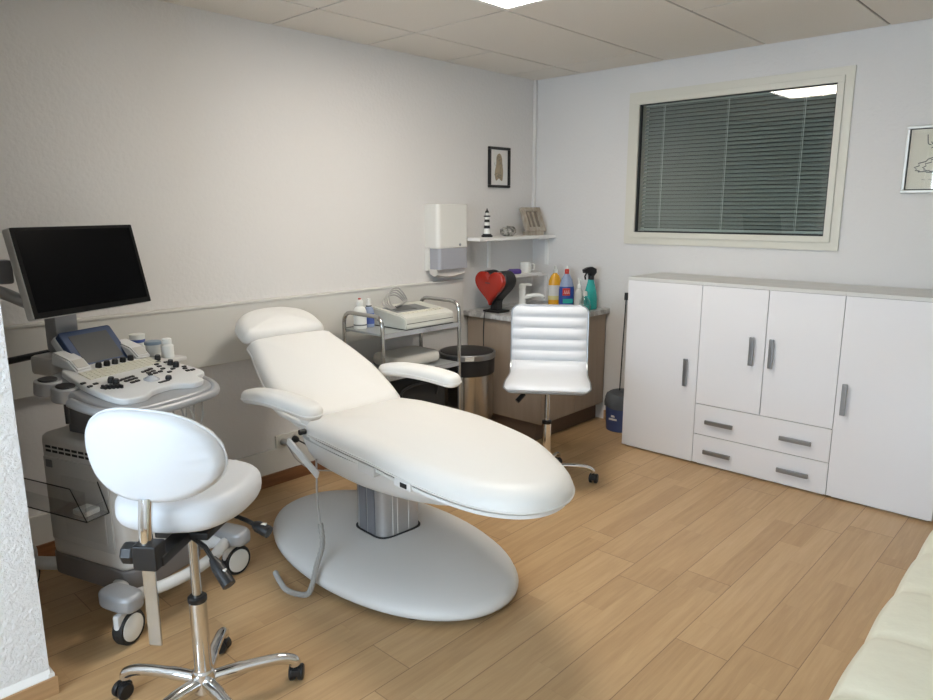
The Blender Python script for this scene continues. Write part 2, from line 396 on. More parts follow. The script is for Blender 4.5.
# interior window with blind
b = B(); fy0, fy1, fz0, fz1 = 1.168, 2.512, 1.270, 2.243
def frame_rect(bm, y0, y1, z0, z1, w, x0, x1, bev=.004):
    bx(bm, x0, x1, y0, y1, z0, z0+w, bev=bev); bx(bm, x0, x1, y0, y1, z1-w, z1, bev=bev)
    bx(bm, x0, x1, y0, y0+w, z0+w, z1-w, bev=bev); bx(bm, x0, x1, y1-w, y1, z0+w, z1-w, bev=bev)
frame_rect(b, fy0, fy1, fz0, fz1, .078, XB-.014, XB+.10, .001); frame_rect(b, fy0+.045, fy1-.045, fz0+.045, fz1-.045, .034, XB-.026, XB+.02, .002)
win = struct('window_1', b, CREAM)
b = B(); frame_rect(b, WY0-.004, WY1+.004, WZ0-.004, WZ1+.004, .011, XB-.012, XB+.012, bev=0); struct('window_gasket', b, GASKET, win, flat=True)
b = B(); bx(b, XB+.000, XB+.005, WY0, WY1, WZ0, WZ1); struct('window_pane', b, WINGLASS, win, flat=True)
bl = thing('venetian_blind', 'closed grey venetian blind hanging behind the interior window glass', 'blind', (XB+.045, (WY0+WY1)/2, WZ0))
b = B(); nsl = 33; pit = (WZ1-WZ0-.03)/nsl
for k in range(nsl):
    z = .028 + pit*(k+.5)
    rs = []
    for s in (-1, 1):
        rs.append([V((.012*cos(a)*1.0 - .004*sin(q*pi), s*.578, z + .012*sin(a)*1.05)) for q, a in ()] or
                  [V((-.0085 + .017*q - .0018*sin(q*pi), s*.578, z - .0095 + .019*q + o)) for q, o in ((0, 0), (.33, .001), (.66, .001), (1, 0), (1, .0012), (.66, .0022), (.33, .0022), (0, .0012))])
    rings(b, rs)
obj('slats', b, SLAT, bl)
b = B(); bx(b, -.010, .012, -.582, .582, .008, .024, bev=.003); obj('bottom_rail', b, SLATR, bl)
b = B(); bx(b, -.014, .016, -.582, .582, WZ1-WZ0-.012, WZ1-WZ0-.0005); obj('head_rail', b, SLATR, bl, flat=True)
for y in (.44, .02, -.42):
    b = B(); cyl(b, (-.0135, y, .02), (-.0135, y, .80), .0022, 6); cyl(b, (-.0135, y+.009, .02), (-.0135, y+.009, .80), .0008, 6); obj('ladder_cord', b, CORDL, bl)
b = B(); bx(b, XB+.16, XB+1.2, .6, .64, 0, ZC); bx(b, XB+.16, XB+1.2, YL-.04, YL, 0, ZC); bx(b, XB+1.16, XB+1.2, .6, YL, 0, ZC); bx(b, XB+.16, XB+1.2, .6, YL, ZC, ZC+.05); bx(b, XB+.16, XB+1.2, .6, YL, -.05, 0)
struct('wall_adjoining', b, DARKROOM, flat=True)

# ------------------------------------------------------------------ white cabinets on the back wall
CX0, CX1, CH = 3.845, 4.252, 1.092
def handle(parent, y, z, ln, vertical):
    b = B()
    if vertical:
        bx(b, -.026, -.012, y-.012, y+.012, z-ln/2, z+ln/2, bev=.003)
        for s in (-1, 1): bx(b, -.013, 0, y-.006, y+.006, z+s*(ln/2-.015)-.006, z+s*(ln/2-.015)+.006)
        bx(b, -.028, -.025, y-.004, y+.004, z-ln/2+.006, z+ln/2-.006)
    else:
        bx(b, -.026, -.012, y-ln/2, y+ln/2, z-.012, z+.012, bev=.003)
        for s in (-1, 1): bx(b, -.013, 0, y+s*(ln/2-.015)-.006, y+s*(ln/2-.015)+.006, z-.006, z+.006)
        bx(b, -.028, -.025, y-ln/2+.006, y+ln/2-.006, z-.004, z+.004)
    return obj('handle', b, STEEL, parent)
def carcass(root, w):
    b = B(); bx(b, .018, CX1-CX0, -w/2+.001, w/2-.001, .012, CH-.018); bx(b, .03, CX1-CX0, -w/2+.02, w/2-.02, 0, .013); obj('carcass', b, WHITEL, root, flat=True)
    b = B(); bx(b, .0, CX1-CX0, -w/2+.0005, w/2-.0005, CH-.018, CH, bev=.001); obj('top_panel', b, TOPW, root, flat=True)
def front(name, root, y0, y1, z0, z1):
    b = B(); bx(b, 0, .0175, y0+.0015, y1-.0015, z0+.0015, z1-.0015, bev=.0012); return obj(name, b, GLOSSW, root, ang=30)
yA, yB_, yC, yD = 2.222, 1.742, .992, .512
w = yA-yB_; c = thing('tall_cabinet', 'white gloss cabinet with one door, standing next to the blue bucket', 'cabinet', (CX0, (yA+yB_)/2, 0)); carcass(c, w)
d = front('door', c, -w/2, w/2, .012, CH-.019); handle(d, 1.810-(yA+yB_)/2, .552, .165, True)
w = yB_-yC; ym = (yB_+yC)/2; c = thing('drawer_cabinet', 'white gloss cabinet with two doors over two drawers, under the interior window', 'cabinet', (CX0, ym, 0)); carcass(c, w)
d = front('door', c, .001+.0, w/2, .375, CH-.019); handle(d, 1.434-ym, .73, .16, True)
d = front('door', c, -w/2, -.001, .375, CH-.019); handle(d, 1.328-ym, .73, .16, True)
for z0, z1, zh in ((.190, .374, .276), (.012, .189, .094)):
    d = front('drawer', c, -w/2, w/2, z0, z1)
    handle(d, 1.588-ym, zh, .165, False); handle(d, 1.165-ym, zh, .165, False)
w = yC-yD; c = thing('tall_cabinet', 'white gloss cabinet with one door, nearest to the cream sofa', 'cabinet', (CX0, (yC+yD)/2, 0)); carcass(c, w)
d = front('door', c, -w/2, w/2, .012, CH-.019); handle(d, .950-(yC+yD)/2, .545, .165, True)

# ------------------------------------------------------------------ pictures
pc = thing('framed_drawing', 'pale framed line drawing of a jagged oval on the window wall', 'picture', (XB, .64, 1.745))
pw, ph = .515, .335
b = B(); frame_rect(b, -pw/2, pw/2, -ph/2, ph/2, .016, -.022, 0, bev=.003); obj('frame', b, SILVERF, pc)
b = B(); frame_rect(b, -pw/2+.016, pw/2-.016, -ph/2+.016, ph/2-.016, .004, -.0135, -.0095, bev=0); obj('inner_slip', b, BLACKM, pc, flat=True)
b = B(); bx(b, -.008, -.004, -pw/2+.014, pw/2-.014, -ph/2+.014, ph/2-.014); obj('paper', b, PAPER, pc, flat=True)
b = B(); bx(b, -.0125, -.0115, -pw/2+.016, pw/2-.016, -ph/2+.016, ph/2-.016); obj('glass', b, GLASSF, pc, flat=True)
b = B()
random.seed(3)
for k, rr in enumerate((1.0, .84)):
    pts = []
    for i in range(44):
        a = 2*pi*i/44; jag = 1 + (.10 if i % 2 else -.08) * random.random()
        pts.append((-.0085, .20*cos(a)*rr*jag, -.038 + .048*sin(a)*rr*jag - .01*cos(3*a)))
    tube(b, pts, .0026, 5, closed=True)
for (y0, pts) in ((.165, [(0, .035), (-.004, 0), (-.008, -.012), (-.02, -.016)]), (.14, [(.006, 0), (0, -.012), (-.008, -.008), (-.012, .004), (-.010, -.02), (.004, -.032)]),
                  (.105, [(0, .02), (-.006, -.014)]), (.105, [(.008, .004), (-.02, .008)]), (.07, [(0, 0), (.008, -.006), (0, -.014), (-.010, -.006), (0, 0)]), (.03, [(.005, 0), (0, -.014), (-.012, -.012), (-.014, 0)])):
    tube(b, [(-.0085, y0+q[0], .085+q[1]) for q in catmull(pts, 5, False)], .0022, 5)
for k in range(4): tube(b, [(-.0085, .17-.03*k, -.10), (-.0085, .155-.03*k, -.102)], .0008, 4)
obj('ink_drawing', b, PENCIL, pc)
pl = thing('framed_print', 'small black framed portrait print on the left wall above the shelf', 'picture', (3.865, YL, 1.788))
b = B(); T = M.Rotation(R(-90), 4, 'Z')   # local x -> -y (out of wall), frame_rect's y -> x
frame_rect(b, -.113, .113, -.138, .138, .018, -.02, 0, bev=.003); bmesh.ops.transform(b, matrix=TR(rz=90), verts=b.verts); obj('frame', b, BLACK, pl)
b = B(); bx(b, -.096, .096, -.006, -.002, -.121, .121); obj('paper', b, PAPERW, pl, flat=True)
b = B()
prism(b, catmull([(-.03, -.09), (.0, -.075), (.035, -.09), (.045, -.03), (.035, .03), (.03, .07), (.005, .095), (-.025, .075), (-.03, .02), (-.045, -.04)], 5), 0, .001, M(((1, 0, 0, 0), (0, 0, -1, -.0062), (0, 1, 0, 0), (0, 0, 0, 1))))
obj('sketch_wash', b, SEPIA, pl)
b = B()
random.seed(5)
for k in range(16):
    x0, z0 = random.uniform(-.04, .03), random.uniform(-.095, .06)
    tube(b, [(x0, -.0075, z0), (x0+random.uniform(-.02, .02), -.0075, z0+.012), (x0+random.uniform(-.02, .03), -.0075, z0+.024)], .0012, 4)
obj('sketch_lines', b, PENCIL, pl)

# ------------------------------------------------------------------ towel dispenser
dp = thing('towel_dispenser', 'white paper towel dispenser on the left wall beside the corner shelf', 'towel dispenser', (3.285, YL, 1.11))
def dsec(x0, x1, y, r=.03): return [(x0, 0), (x0, -y+r), *[(x0+r-r*cos(a), -y+r-r*sin(a)) for a in (pi/8, pi/4, 3*pi/8, pi/2)], *[(x1-r+r*sin(a), -y+r-r*cos(a)) for a in (0, pi/8, pi/4, 3*pi/8)], (x1, -y+r), (x1, 0)]
b = B(); prism(b, dsec(-.143, .143, .125)[::-1], .145, .425, bev=.008); obj('cover', b, DISPW, dp)
b = B(); prism(b, dsec(-.130, .140, .121, .022)[::-1], .012, .1455); obj('smoked_window', b, DISPG, dp)
b = B(); bx(b, -.141, -.124, -.035, 0, 0.004, .146, bev=.004); bx(b, -.143, .143, -.02, 0, .0, .146, bev=.003); obj('side_frame', b, DISPW, dp)
b = B(); lathe(b, [(.001, 0), (.009, 0), (.009, .003), (.001, .003)], M.Translation((.055, -.125, .165)) @ M.Rotation(R(90), 4, 'X'), 14); obj('lock', b, STEEL, dp)
b = B()
rs = []
for t_ in range(9):
    a = t_/8; x = -.13+.26*a
    rs.append([V((x, -.095+.02*sin(a*pi), .014)), V((x, -.10, -.022-.016*sin(a*pi))), V((x, -.07, -.034-.018*sin(a*pi))), V((x, -.03, -.018)), V((x, -.03, .014))])
rings(b, rs); obj('paper_towel', b, TISSUE, dp)

# ------------------------------------------------------------------ corner shelves and what stands on them
def shelf(name, x0, x1, y0, z, label, grp):
    s = thing(name, label, 'shelf', ((x0+x1)/2, YL, z), 0, grp); w = x1-x0
    b = B(); bx(b, -w/2, w/2, y0-YL, 0, -.02, 0, bev=.002); obj('board', b, WPAINT, s, ang=30)
    xa = 3.76-(x0+x1)/2
    b = B(); bx(b, xa-.012, xa+.012, -.016, 0, -.22, -.02); bx(b, xa-.010, xa+.010, -.13, -.016, -.032, -.02); obj('bracket', b, WPAINT, s, flat=True)
    xe = XB-(x0+x1)/2
    b = B(); bx(b, xe-.016, xe, -.15, -.125, -.22, -.02); bx(b, xe-.12, xe-.016, -.148, -.128, -.032, -.02); obj('bracket', b, WPAINT, s, flat=True)
    return s
shelf('wall_shelf', 3.43, 4.268, 3.085, 1.315, 'upper white corner shelf carrying the lighthouse and wooden frame', None)
shelf('wall_shelf', 3.70, 4.17, 3.13, 1.045, 'lower white corner shelf just above the sink worktop', None)
lh = thing('lighthouse_figurine', 'small black and white striped lighthouse figurine on the upper shelf', 'figurine', (3.625, 3.195, 1.315))
b = B(); lathe(b, [(.038, 0), (.038, .012), (.030, .016), (.030, .022)]); obj('base', b, BLACK, lh)
def rad(z): return .0235 - .009*(z-.02)/.115
b = B(); lathe(b, [(rad(.02), .02), (rad(.135), .135)]); obj('tower', b, ENAMEL, lh)
for z0, z1 in ((.058, .078), (.1, .118)):
    b = B(); lathe(b, [(rad(z0), z0), (rad(z0)+.0012, z0), (rad(z1)+.0012, z1), (rad(z1), z1)]); obj('stripe', b, BLACK, lh)
b = B(); lathe(b, [(.012, .135), (.023, .137), (.023, .143), (.012, .145)]); obj('gallery', b, BLACK, lh)
b = B(); lathe(b, [(.010, .144), (.010, .164)]); obj('lantern', b, ENAMEL, lh)
b = B(); lathe(b, [(.014, .163), (.013, .170), (.004, .182), (.0025, .192), (.001, .193)]); obj('roof', b, BLACK, lh)
b = B(); bmesh.ops.create_icosphere(b, subdivisions=3, radius=1)
random.seed(11)
from mathutils import noise as mn
for v in b.verts:
    p = v.co.copy(); k = 1 + .22*mn.noise(p*1.7) + .1*mn.noise(p*4)
    v.co = V((p.x*.058*k, p.y*.04*k, .034 + max(p.z*.037*k, -.034)))
o = obj('ornamental_stone', b, STONE); o.location = (3.85, 3.19, 1.3151); o.rotation_euler = (0, 0, R(-40)); tag(o, 'rough grey stone lying on the upper shelf beside the lighthouse', 'stone')
wf = thing('wooden_photo_frame', 'whitewashed wooden box frame leaning back on a small plinth on the shelf', 'photo frame', (4.125, 3.185, 1.3151), -8)
b = B(); bx(b, -.075, .075, -.035, .035, 0, .028, bev=.003); obj('plinth', b, DRIFT, wf)
T = TR(0, -.03, .026, rx=-24)
b = B(); W_, H_ = .19, .185
bx(b, -W_/2, W_/2, -.014, .014, 0, .032, T, .003); bx(b, -W_/2, W_/2, -.014, .014, H_-.03, H_, T, .003)
for s in (-1, 1): bx(b, s*W_/2-(.034 if s > 0 else 0), s*W_/2+(0 if s > 0 else .034), -.014, .014, .032, H_-.03, T, .003)
obj('frame', b, DRIFT, wf)
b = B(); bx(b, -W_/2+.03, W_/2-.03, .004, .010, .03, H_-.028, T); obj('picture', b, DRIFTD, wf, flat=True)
b = B()
for s in (-.025, .02): bx(b, s-.008, s+.008, -.002, .004, .034, H_-.032, T)
obj('slat', b, DRIFT, wf, flat=True)
b = B(); bx(b, -.045, .045, -.028, .028, 0, .028, bev=.006); bx(b, -.035, .04, -.02, .02, .028, .034, bev=.002); o = obj('purple_packet', b, PURPLE); o.location = (3.93, 3.20, 1.0451); o.rotation_euler = (0, 0, R(-20)); tag(o, 'purple packet lying on the lower corner shelf', 'packet')
cp = thing('ceramic_cup', 'white ceramic cup standing on the lower corner shelf', 'cup', (4.06, 3.20, 1.0451))
b = B(); lathe(b, [(.034, 0), (.040, .01), (.041, .075), (.038, .075), (.037, .01), (.001, .01)]); obj('body', b, ENAMEL, cp)
b = B(); tube(b, catmull([(.040, 0, .062), (.062, 0, .058), (.062, 0, .025), (.040, 0, .018)], 5, False), .005, 8, TR(rz=-45)); obj('handle', b, ENAMEL, cp)

# ------------------------------------------------------------------ sink unit
SX0, SX1, SY0 = 3.515, XB-.02, 2.625
sk = thing('sink_cabinet', 'taupe brown base cabinet in the corner carrying the sink worktop', 'cabinet', (SX0, SY0, 0))
b = B(); bx(b, .012, SX1-SX0, .02, YL-SY0-.03, .125, .78); obj('carcass', b, BROWN, sk, flat=True)
b = B(); bx(b, 0, .012, .0, YL-SY0-.03, .125, .78); obj('side_panel', b, BROWN, sk, flat=True)
wd = (SX1-SX0-.012)/2
for k in range(2):
    b = B(); bx(b, .0135+k*wd, .0105+(k+1)*wd, 0, .0195, .128, .776, bev=.0015); obj('door', b, BROWN, sk, ang=30)
b = B(); bx(b, .02, SX1-SX0, .06, .08, 0, .125); bx(b, .02, .04, .08, YL-SY0-.04, 0, .125); obj('kickboard', b, KICK, sk, flat=True)
b = B(); bx(b, SX0-.02, XB-.002, SY0-.02, YL-.002, .7805, .815, bev=.004); wt = tag(obj('worktop', b, MARBLE), 'grey marbled worktop on the brown corner cabinet', 'worktop')
b = B(); lathe(b, [(.15, .0), (.16, .004), (.15, .006), (.13, .003), (.02, .0015), (.001, .0015)], M.Translation((3.98, 2.93, .8152))); tag(obj('sink_basin', b, ENAMEL), 'white round sink let into the grey worktop', 'sink')
tp = thing('mixer_tap', 'white enamel mixer tap standing at the back of the sink', 'tap', (3.985, 3.165, .8155), 35); tp.scale = (1.12, 1.12, 1.12)
b = B(); lathe(b, [(.032, 0), (.032, .008), (.025, .014), (.022, .06), (.024, .095), (.018, .105), (.001, .107)]); obj('body', b, ENAMEL, tp)
b = B(); tube(b, catmull([(0, 0, .045), (0, -.05, .062), (0, -.11, .066), (0, -.135, .055)], 5, False), [.017]*5+[.014]*5+[.012]*6, 12); obj('spout', b, ENAMEL, tp)
b = B(); lathe(b, [(.010, .045), (.010, .053)], TR(0, -.135, 0), 12); obj('aerator', b, CHROME, tp)
b = B(); lathe(b, [(.022, .103), (.025, .115), (.022, .135), (.012, .142), (.001, .143)]); tube(b, [(0, 0, .125), (0, -.03, .134), (0, -.058, .132)], [.014, .011, .008], 10); obj('lever', b, ENAMEL, tp)

# heart-shaped appliance
ht = thing('heart_lamp', 'red heart-shaped appliance with black heart back on the sink worktop', 'lamp', (3.60, 3.085, .8152), -90)
def heart(s):
    out = []
    for k in range(48):
        t_ = 2*pi*k/48; out.append((s*16*sin(t_)**3/16, s*(13*cos(t_)-5*cos(2*t_)-2*cos(3*t_)-cos(4*t_))/16))
    return out
S = M(((1, 0, 0, 0), (0, 0, -1, 0), (0, 1, 0, .185), (0, 0, 0, 1)))
def heart_shell(s, z0, z1, r, dome):
    bm = B(); hp = heart(s); rs = []
    for k, z in ((.02, z0), (.5, z0), (.90, z0), (.97, z0+r*.4), (1, z0+r), (1, z1-r), (.975, z1-r*.4), (.93, z1), (.75, z1+dome*.4), (.5, z1+dome*.75), (.25, z1+dome), (.02, z1+dome)):
        rs.append([S @ V((x*k, (y-.2*s)*k+.2*s, z)) for x, y in hp])
    rings(bm, rs); return bm
obj('front_shell', heart_shell(.126, .045, .085, .010, .006), REDH, ht, ang=60)
obj('back_shell', heart_shell(.130, -.065, .044, .02, 0), BLACK, ht, ang=60)
b = B(); bx(b, -.02, .02, -.0935, -.090, .20, .206); obj('emblem', b, BLACKM, ht)
b = B(); bx(b, -.07, .07, -.06, .06, 0, .014, bev=.004); bx(b, -.03, .03, -.03, .03, .012, .08, bev=.006); obj('foot', b, BLACK, ht)
b = B(); tube(b, catmull([(3.60, 3.14, .83), (3.55, 3.12, .83), (3.50, 3.09, .835), (3.478, 3.085, .81), (3.468, 3.085, .70), (3.465, 3.08, .50), (3.46, 3.09, .34)], 6, False), .0035, 6); bmesh.ops.transform(b, matrix=TR(3.60, 3.085, .8152, rz=-90).inverted(), verts=b.verts); obj('power_cord', b, BLACK, ht)

# bottles on the worktop
ZW = .8153
def bottle_body(bm, prof, sx=1, sy=1, T=None): lathe(bm, prof, T, 24, sx, sy)
bt = thing('dish_soap_bottle', 'amber dish soap bottle with pale label, first of the row by the wall', 'bottle', (4.145, 2.995, ZW), -45); bt.scale = (1.25, 1.25, 1.38)
b = B(); bottle_body(b, [(.030, 0), (.034, .006), (.034, .10), (.032, .13), (.022, .155), (.012, .165), (.012, .172)], 1.1, .75); obj('body', b, AMBER, bt)
b = B(); bottle_body(b, [(.0345, .03), (.0352, .031), (.0352, .105), (.0345, .106)], 1.1, .76); obj('label', b, LABELW, bt)
b = B(); bottle_body(b, [(.0353, .03), (.0358, .031), (.0358, .05), (.0353, .051)], 1.1, .76); obj('label_band', b, LABELY, bt)
b = B(); bottle_body(b, [(.014, .170), (.014, .188), (.007, .190), (.006, .205), (.001, .206)]); obj('cap', b, FROST, bt)
bt = thing('cleaner_bottle', 'blue cleaner bottle with red cap and red and white label', 'bottle', (4.135, 2.885, ZW), -45); bt.scale = (1.18, 1.18, 1.45)
b = B(); bottle_body(b, [(.038, 0), (.042, .006), (.042, .085), (.040, .10), (.001, .10)], 1.1, .7); obj('body', b, BLUEP, bt)
b = B(); bottle_body(b, [(.040, .099), (.030, .135), (.016, .158), (.013, .165), (.001, .165)], 1.1, .7); obj('shoulder', b, BLUEC, bt)
b = B(); bottle_body(b, [(.0135, .162), (.0135, .178), (.014, .181), (.010, .186), (.001, .186)]); tube(b, [(0, -.005, .175), (0, -.02, .178)], .006, 8); obj('cap', b, REDP, bt)
b = B(); bottle_body(b, [(.006, .185), (.005, .20), (.001, .201)], 1, 1); obj('nozzle', b, ENAMEL, bt)
b = B(); box(b, (-.006, -.0305, .075), (.046, .003, .036), bev=.001); obj('red_label', b, REDP, bt)
b = B()
for k in range(3): tube(b, [(-.02+.012*k, -.0325, .066), (-.016+.012*k, -.0325, .084), (-.012+.012*k, -.0325, .066)], .0013, 5)
obj('label_lettering', b, ENAMEL, bt)
b = B(); box(b, (.004, -.0303, .03), (.06, .003, .022), bev=.001); obj('green_label', b, TEAL, bt)
bt = thing('pump_dispenser', 'clear pump dispenser bottle between blue cleaner and teal spray', 'bottle', (4.085, 2.745, ZW), -45); bt.scale = (1.15, 1.15, 1.3)
b = B(); bottle_body(b, [(.024, 0), (.027, .005), (.027, .08), (.022, .10), (.012, .11), (.012, .118)]); obj('body', b, FROST, bt)
b = B(); bottle_body(b, [(.013, .115), (.013, .13), (.005, .132), (.005, .155), (.011, .157), (.011, .166), (.001, .167)]); tube(b, [(0, 0, .160), (0, -.025, .161), (0, -.036, .154)], .005, 8); obj('pump', b, ENAMEL, bt)
bt = thing('soap_bottle', 'small round clear soap bottle in front of the teal spray', 'bottle', (4.02, 2.652, ZW), -45); bt.scale = (1.15, 1.15, 1.25)
b = B(); bottle_body(b, [(.028, 0), (.034, .006), (.036, .03), (.030, .06), (.014, .08), (.012, .088)]); obj('body', b, CLEARP, bt)
b = B(); bottle_body(b, [(.001, .004), (.031, .006), (.034, .028), (.033, .034), (.001, .034)]); obj('contents', b, TEAL, bt)
b = B(); bottle_body(b, [(.014, .086), (.014, .105), (.010, .110), (.001, .11)]); obj('cap', b, FROST, bt)
bt = thing('spray_bottle', 'tall teal spray bottle with black trigger head by the worktop end', 'bottle', (4.135, 2.682, ZW), -20); bt.scale = (1.25, 1.25, 1.13)
b = B(); bottle_body(b, [(.034, 0), (.038, .006), (.037, .07), (.030, .12), (.020, .165), (.016, .185), (.001, .185)], 1.1, .75); obj('body', b, TEAL, bt)
b = B(); bottle_body(b, [(.017, .183), (.017, .205), (.012, .21)]); prism(b, [(-.055, .245), (-.05, .225), (-.02, .222), (-.012, .205), (.014, .205), (.03, .225), (.028, .248), (0, .262), (-.03, .258)][::-1], -.012, .012, M(((1, 0, 0, 0), (0, 0, -1, 0), (0, 1, 0, 0), (0, 0, 0, 1))), .003); obj('trigger_head', b, BLACK, bt)
b = B(); tube(b, [(-.032, 0, .224), (-.042, 0, .205), (-.038, 0, .185)], .005, 8); obj('trigger', b, BLACK, bt)

# ------------------------------------------------------------------ bucket and broom in the gap
bk = thing('bucket', 'dark blue bucket lined with a grey bag between brown and white cabinets', 'bucket', (4.145, 2.41, 0))
b = B(); lathe(b, [(.094, 0), (.098, .004), (.108, .20), (.102, .20), (.093, .008), (.001, .008)]); obj('body', b, NAVY, bk)
b = B()
pr = [(.112, .165), (.116, .19), (.113, .235), (.098, .262), (.06, .268), (.001, .262)]
rs = [[V(((r + (.006*sin(5*a+z*30) if r > .05 else 0))*cos(a), (r + (.006*sin(5*a+z*30) if r > .05 else 0))*sin(a), z + .006*sin(3*a))) for a in [2*pi*k/36 for k in range(36)]] for r, z in pr]
rings(b, rs); obj('bin_bag', b, BAGG, bk)
b = B(); prism(b, [(-.03, 0), (.03, 0), (.03, .012), (-.03, .012)], 0, .004, TR(-.103, 0, .085) @ M(((0, 0, -1, 0), (1, 0, 0, 0), (0, 1, 0, 0), (0, 0, 0, 1)))); prism(b, [(-.015, .022), (.012, .022), (.01, .035), (-.012, .034)], 0, .004, TR(-.105, 0, .085) @ M(((0, 0, -1, 0), (1, 0, 0, 0), (0, 1, 0, 0), (0, 0, 0, 1)))); obj('label', b, LABELW, bk)
br = thing('cleaning_stick', 'thin dark stick standing in the blue bucket and leaning on the wall', 'stick', (4.15, 2.43, .2715))
b = B(); cyl(b, (0, 0, 0), (.10, .038, .63), .0045, 8); obj('shaft', b, BLACKM, br)
b = B(); cyl(b, (.098, .0372, .615), (.106, .040, .665), .013, 12); obj('grip', b, BLACK, br)

# ------------------------------------------------------------------ pedal bin
bn = thing('swing_bin', 'round steel bin with black swing lid between the trolley and the sink cabinet', 'bin', (3.215, 3.0, 0)); bn.scale = (1, 1, 1.035)
b = B(); lathe(b, [(.001, 0), (.160, 0), (.165, .005), (.170, .475), (.001, .475)], seg=48); obj('drum', b, DRUM, bn)
b = B(); lathe(b, [(.171, .46), (.176, .465), (.178, .555), (.172, .56), (.165, .56)], seg=48); obj('collar', b, BLACK, bn)
b = B(); lathe(b, [(.178, .557), (.182, .560), (.184, .588), (.178, .594), (.171, .592), (.171, .56)], seg=48); obj('steel_band', b, STEEL, bn)
b = B(); lathe(b, [(.172, .578), (.170, .592), (.15, .600), (.09, .606), (.04, .609), (.001, .610)], seg=48); obj('lid', b, BLACK, bn)
b = B(); box(b, (-.123, -.137, .574), (.055, .006, .022), rz=-42); obj('badge', b, SOCKETW, bn)

# ------------------------------------------------------------------ trolley
TX0, TX1, TY0, TY1 = 2.392, 2.985, 2.85, 3.185
tr = thing('instrument_trolley', 'chrome tube trolley with grey shelves standing against the left wall', 'trolley', (TX0, TY0, 0))
W, D = TX1-TX0, TY1-TY0
for s, zt in ((0, .935), (1, .965)):
    b = B(); x = s*W
    pts = [(x, 0, .07)] + [(x, 0, zt-.06)] + [(x, .06-.06*cos(a), zt-.06+.06*sin(a)) for a in (pi/8, pi/4, 3*pi/8, pi/2)] + [(x, D-.06+.06*sin(a), zt-.06+.06*cos(a)) for a in (0, pi/8, pi/4, 3*pi/8)] + [(x, D, zt-.06), (x, D, .07)]
    tube(b, pts, .0115, 12); obj('side_frame', b, CHROMED, tr)
for z, name in ((.838, 'shelf'), (.60, 'shelf'), (.22, 'shelf')):
    b = B(); bx(b, .008, W-.008, -.006, D+.006, z-.012, z, bev=.003); sh = obj(name, b, GLASSG, tr)
    b = B(); bx(b, 0, W, -.008, -.002, z-.022, z+.006, bev=.002); obj('rim', b, CHROMED, sh); b = B(); bx(b, 0, W, D+.002, D+.008, z-.022, z+.006, bev=.002); obj('rim', b, CHROMED, sh)
for x in (0, W):
    for y in (0, D):
        b = B(); lathe(b, [(.001, -.012), (.03, -.012), (.03, .012), (.001, .012)], TR(x, y, .03) @ M.Rotation(R(90), 4, 'X'), 18); cst = obj('caster', b, RUBBER, tr)
        b = B(); bx(b, x-.012, x+.012, y-.018, y-.014, .028, .072); bx(b, x-.012, x+.012, y+.014, y+.018, .028, .072); bx(b, x-.012, x+.012, y-.018, y+.018, .064, .074); obj('fork', b, CHROMED, cst, flat=True)
ec = thing('recorder_device', 'beige desktop medical recorder with dark display on top of the chrome trolley', 'medical device', (2.768, 3.018, .8382), 0)
b = B(); W2, D2 = .385, .30
rs = [[V((x, -D2/2, .004)), V((x, -D2/2, .066)), V((x, -D2/2+.05, .082)), V((x, D2/2, .108)), V((x, D2/2, .004))] for x in (-W2/2, W2/2)]
rings(b, rs); bmesh.ops.bevel(b, geom=list(b.edges), offset=.006, segments=2, affect='EDGES'); obj('housing', b, ECG, ec)
T = TR(0, -D2/2+.05, .082, rx=5.9)
b = B(); bx(b, -.16, .10, .055, .19, -.001, .0015, T, .001); obj('key_panel', b, ECGK, ec)
b = B(); bx(b, -.135, .02, .085, .175, .0012, .003, T); obj('display', b, SCREENG, ec, flat=True)
b = B()
for i in range(9):
    for j in range(2): bx(b, -.15+.036*i, -.122+.036*i, .006+.02*j, .02+.02*j, -.001, .003, T)
obj('keys', b, KEYS, ec, flat=True)
b = B(); bx(b, -W2/2+.01, W2/2-.01, -D2/2-.0012, -D2/2+.004, .034, .037); obj('front_slot', b, BLACKM, ec, flat=True)
b = B(); bx(b, -W2/2+.006, W2/2-.006, -D2/2+.004, D2/2-.006, 0, .0042); obj('base_plate', b, BLACKM, ec, flat=True)
b = B()
random.seed(2)
for k in range(4):
    o_ = .012*k
    tube(b, catmull([(-.15+o_, .02, .10), (-.15+o_*1.5, .09, .125), (-.10+o_, .13, .15+.012*k), (-.03+o_, .13, .165+.012*k), (.03+o_, .125, .13), (.0, .09, .115), (-.08, .06, .105)], 6, False), .0045, 8)
obj('electrode_cables', b, CABLEG, ec)
bt = thing('disinfectant_bottle', 'white disinfectant bottle with red cap tip standing at the trolley end', 'bottle', (2.452, 3.115, .8382), -45)
b = B(); bottle_body(b, [(.034, 0), (.037, .005), (.037, .10), (.030, .118), (.016, .128), (.016, .14)], 1.0, .8); obj('body', b, JARW, bt)
b = B(); bottle_body(b, [(.0375, .02), (.038, .021), (.038, .026), (.0375, .027)], 1, .8); obj('label_line', b, PENCIL, bt)
b = B(); bottle_body(b, [(.019, .137), (.019, .158), (.013, .163), (.013, .167)]); obj('cap', b, JARW, bt)
b = B(); bottle_body(b, [(.008, .166), (.008, .174), (.001, .175)]); obj('cap_tip', b, REDP, bt)
bt = thing('lotion_bottle', 'white lotion bottle with dark blue label next to the red-tipped bottle', 'bottle', (2.525, 3.125, .8382), -45)
b = B(); bottle_body(b, [(.026, 0), (.030, .005), (.030, .09), (.024, .11), (.013, .12)], 1.0, .75); obj('body', b, BLUEC, bt)
b = B(); bottle_body(b, [(.0302, .02), (.0308, .021), (.0308, .08), (.0302, .081)], 1, .76); obj('label', b, CUPB, bt)
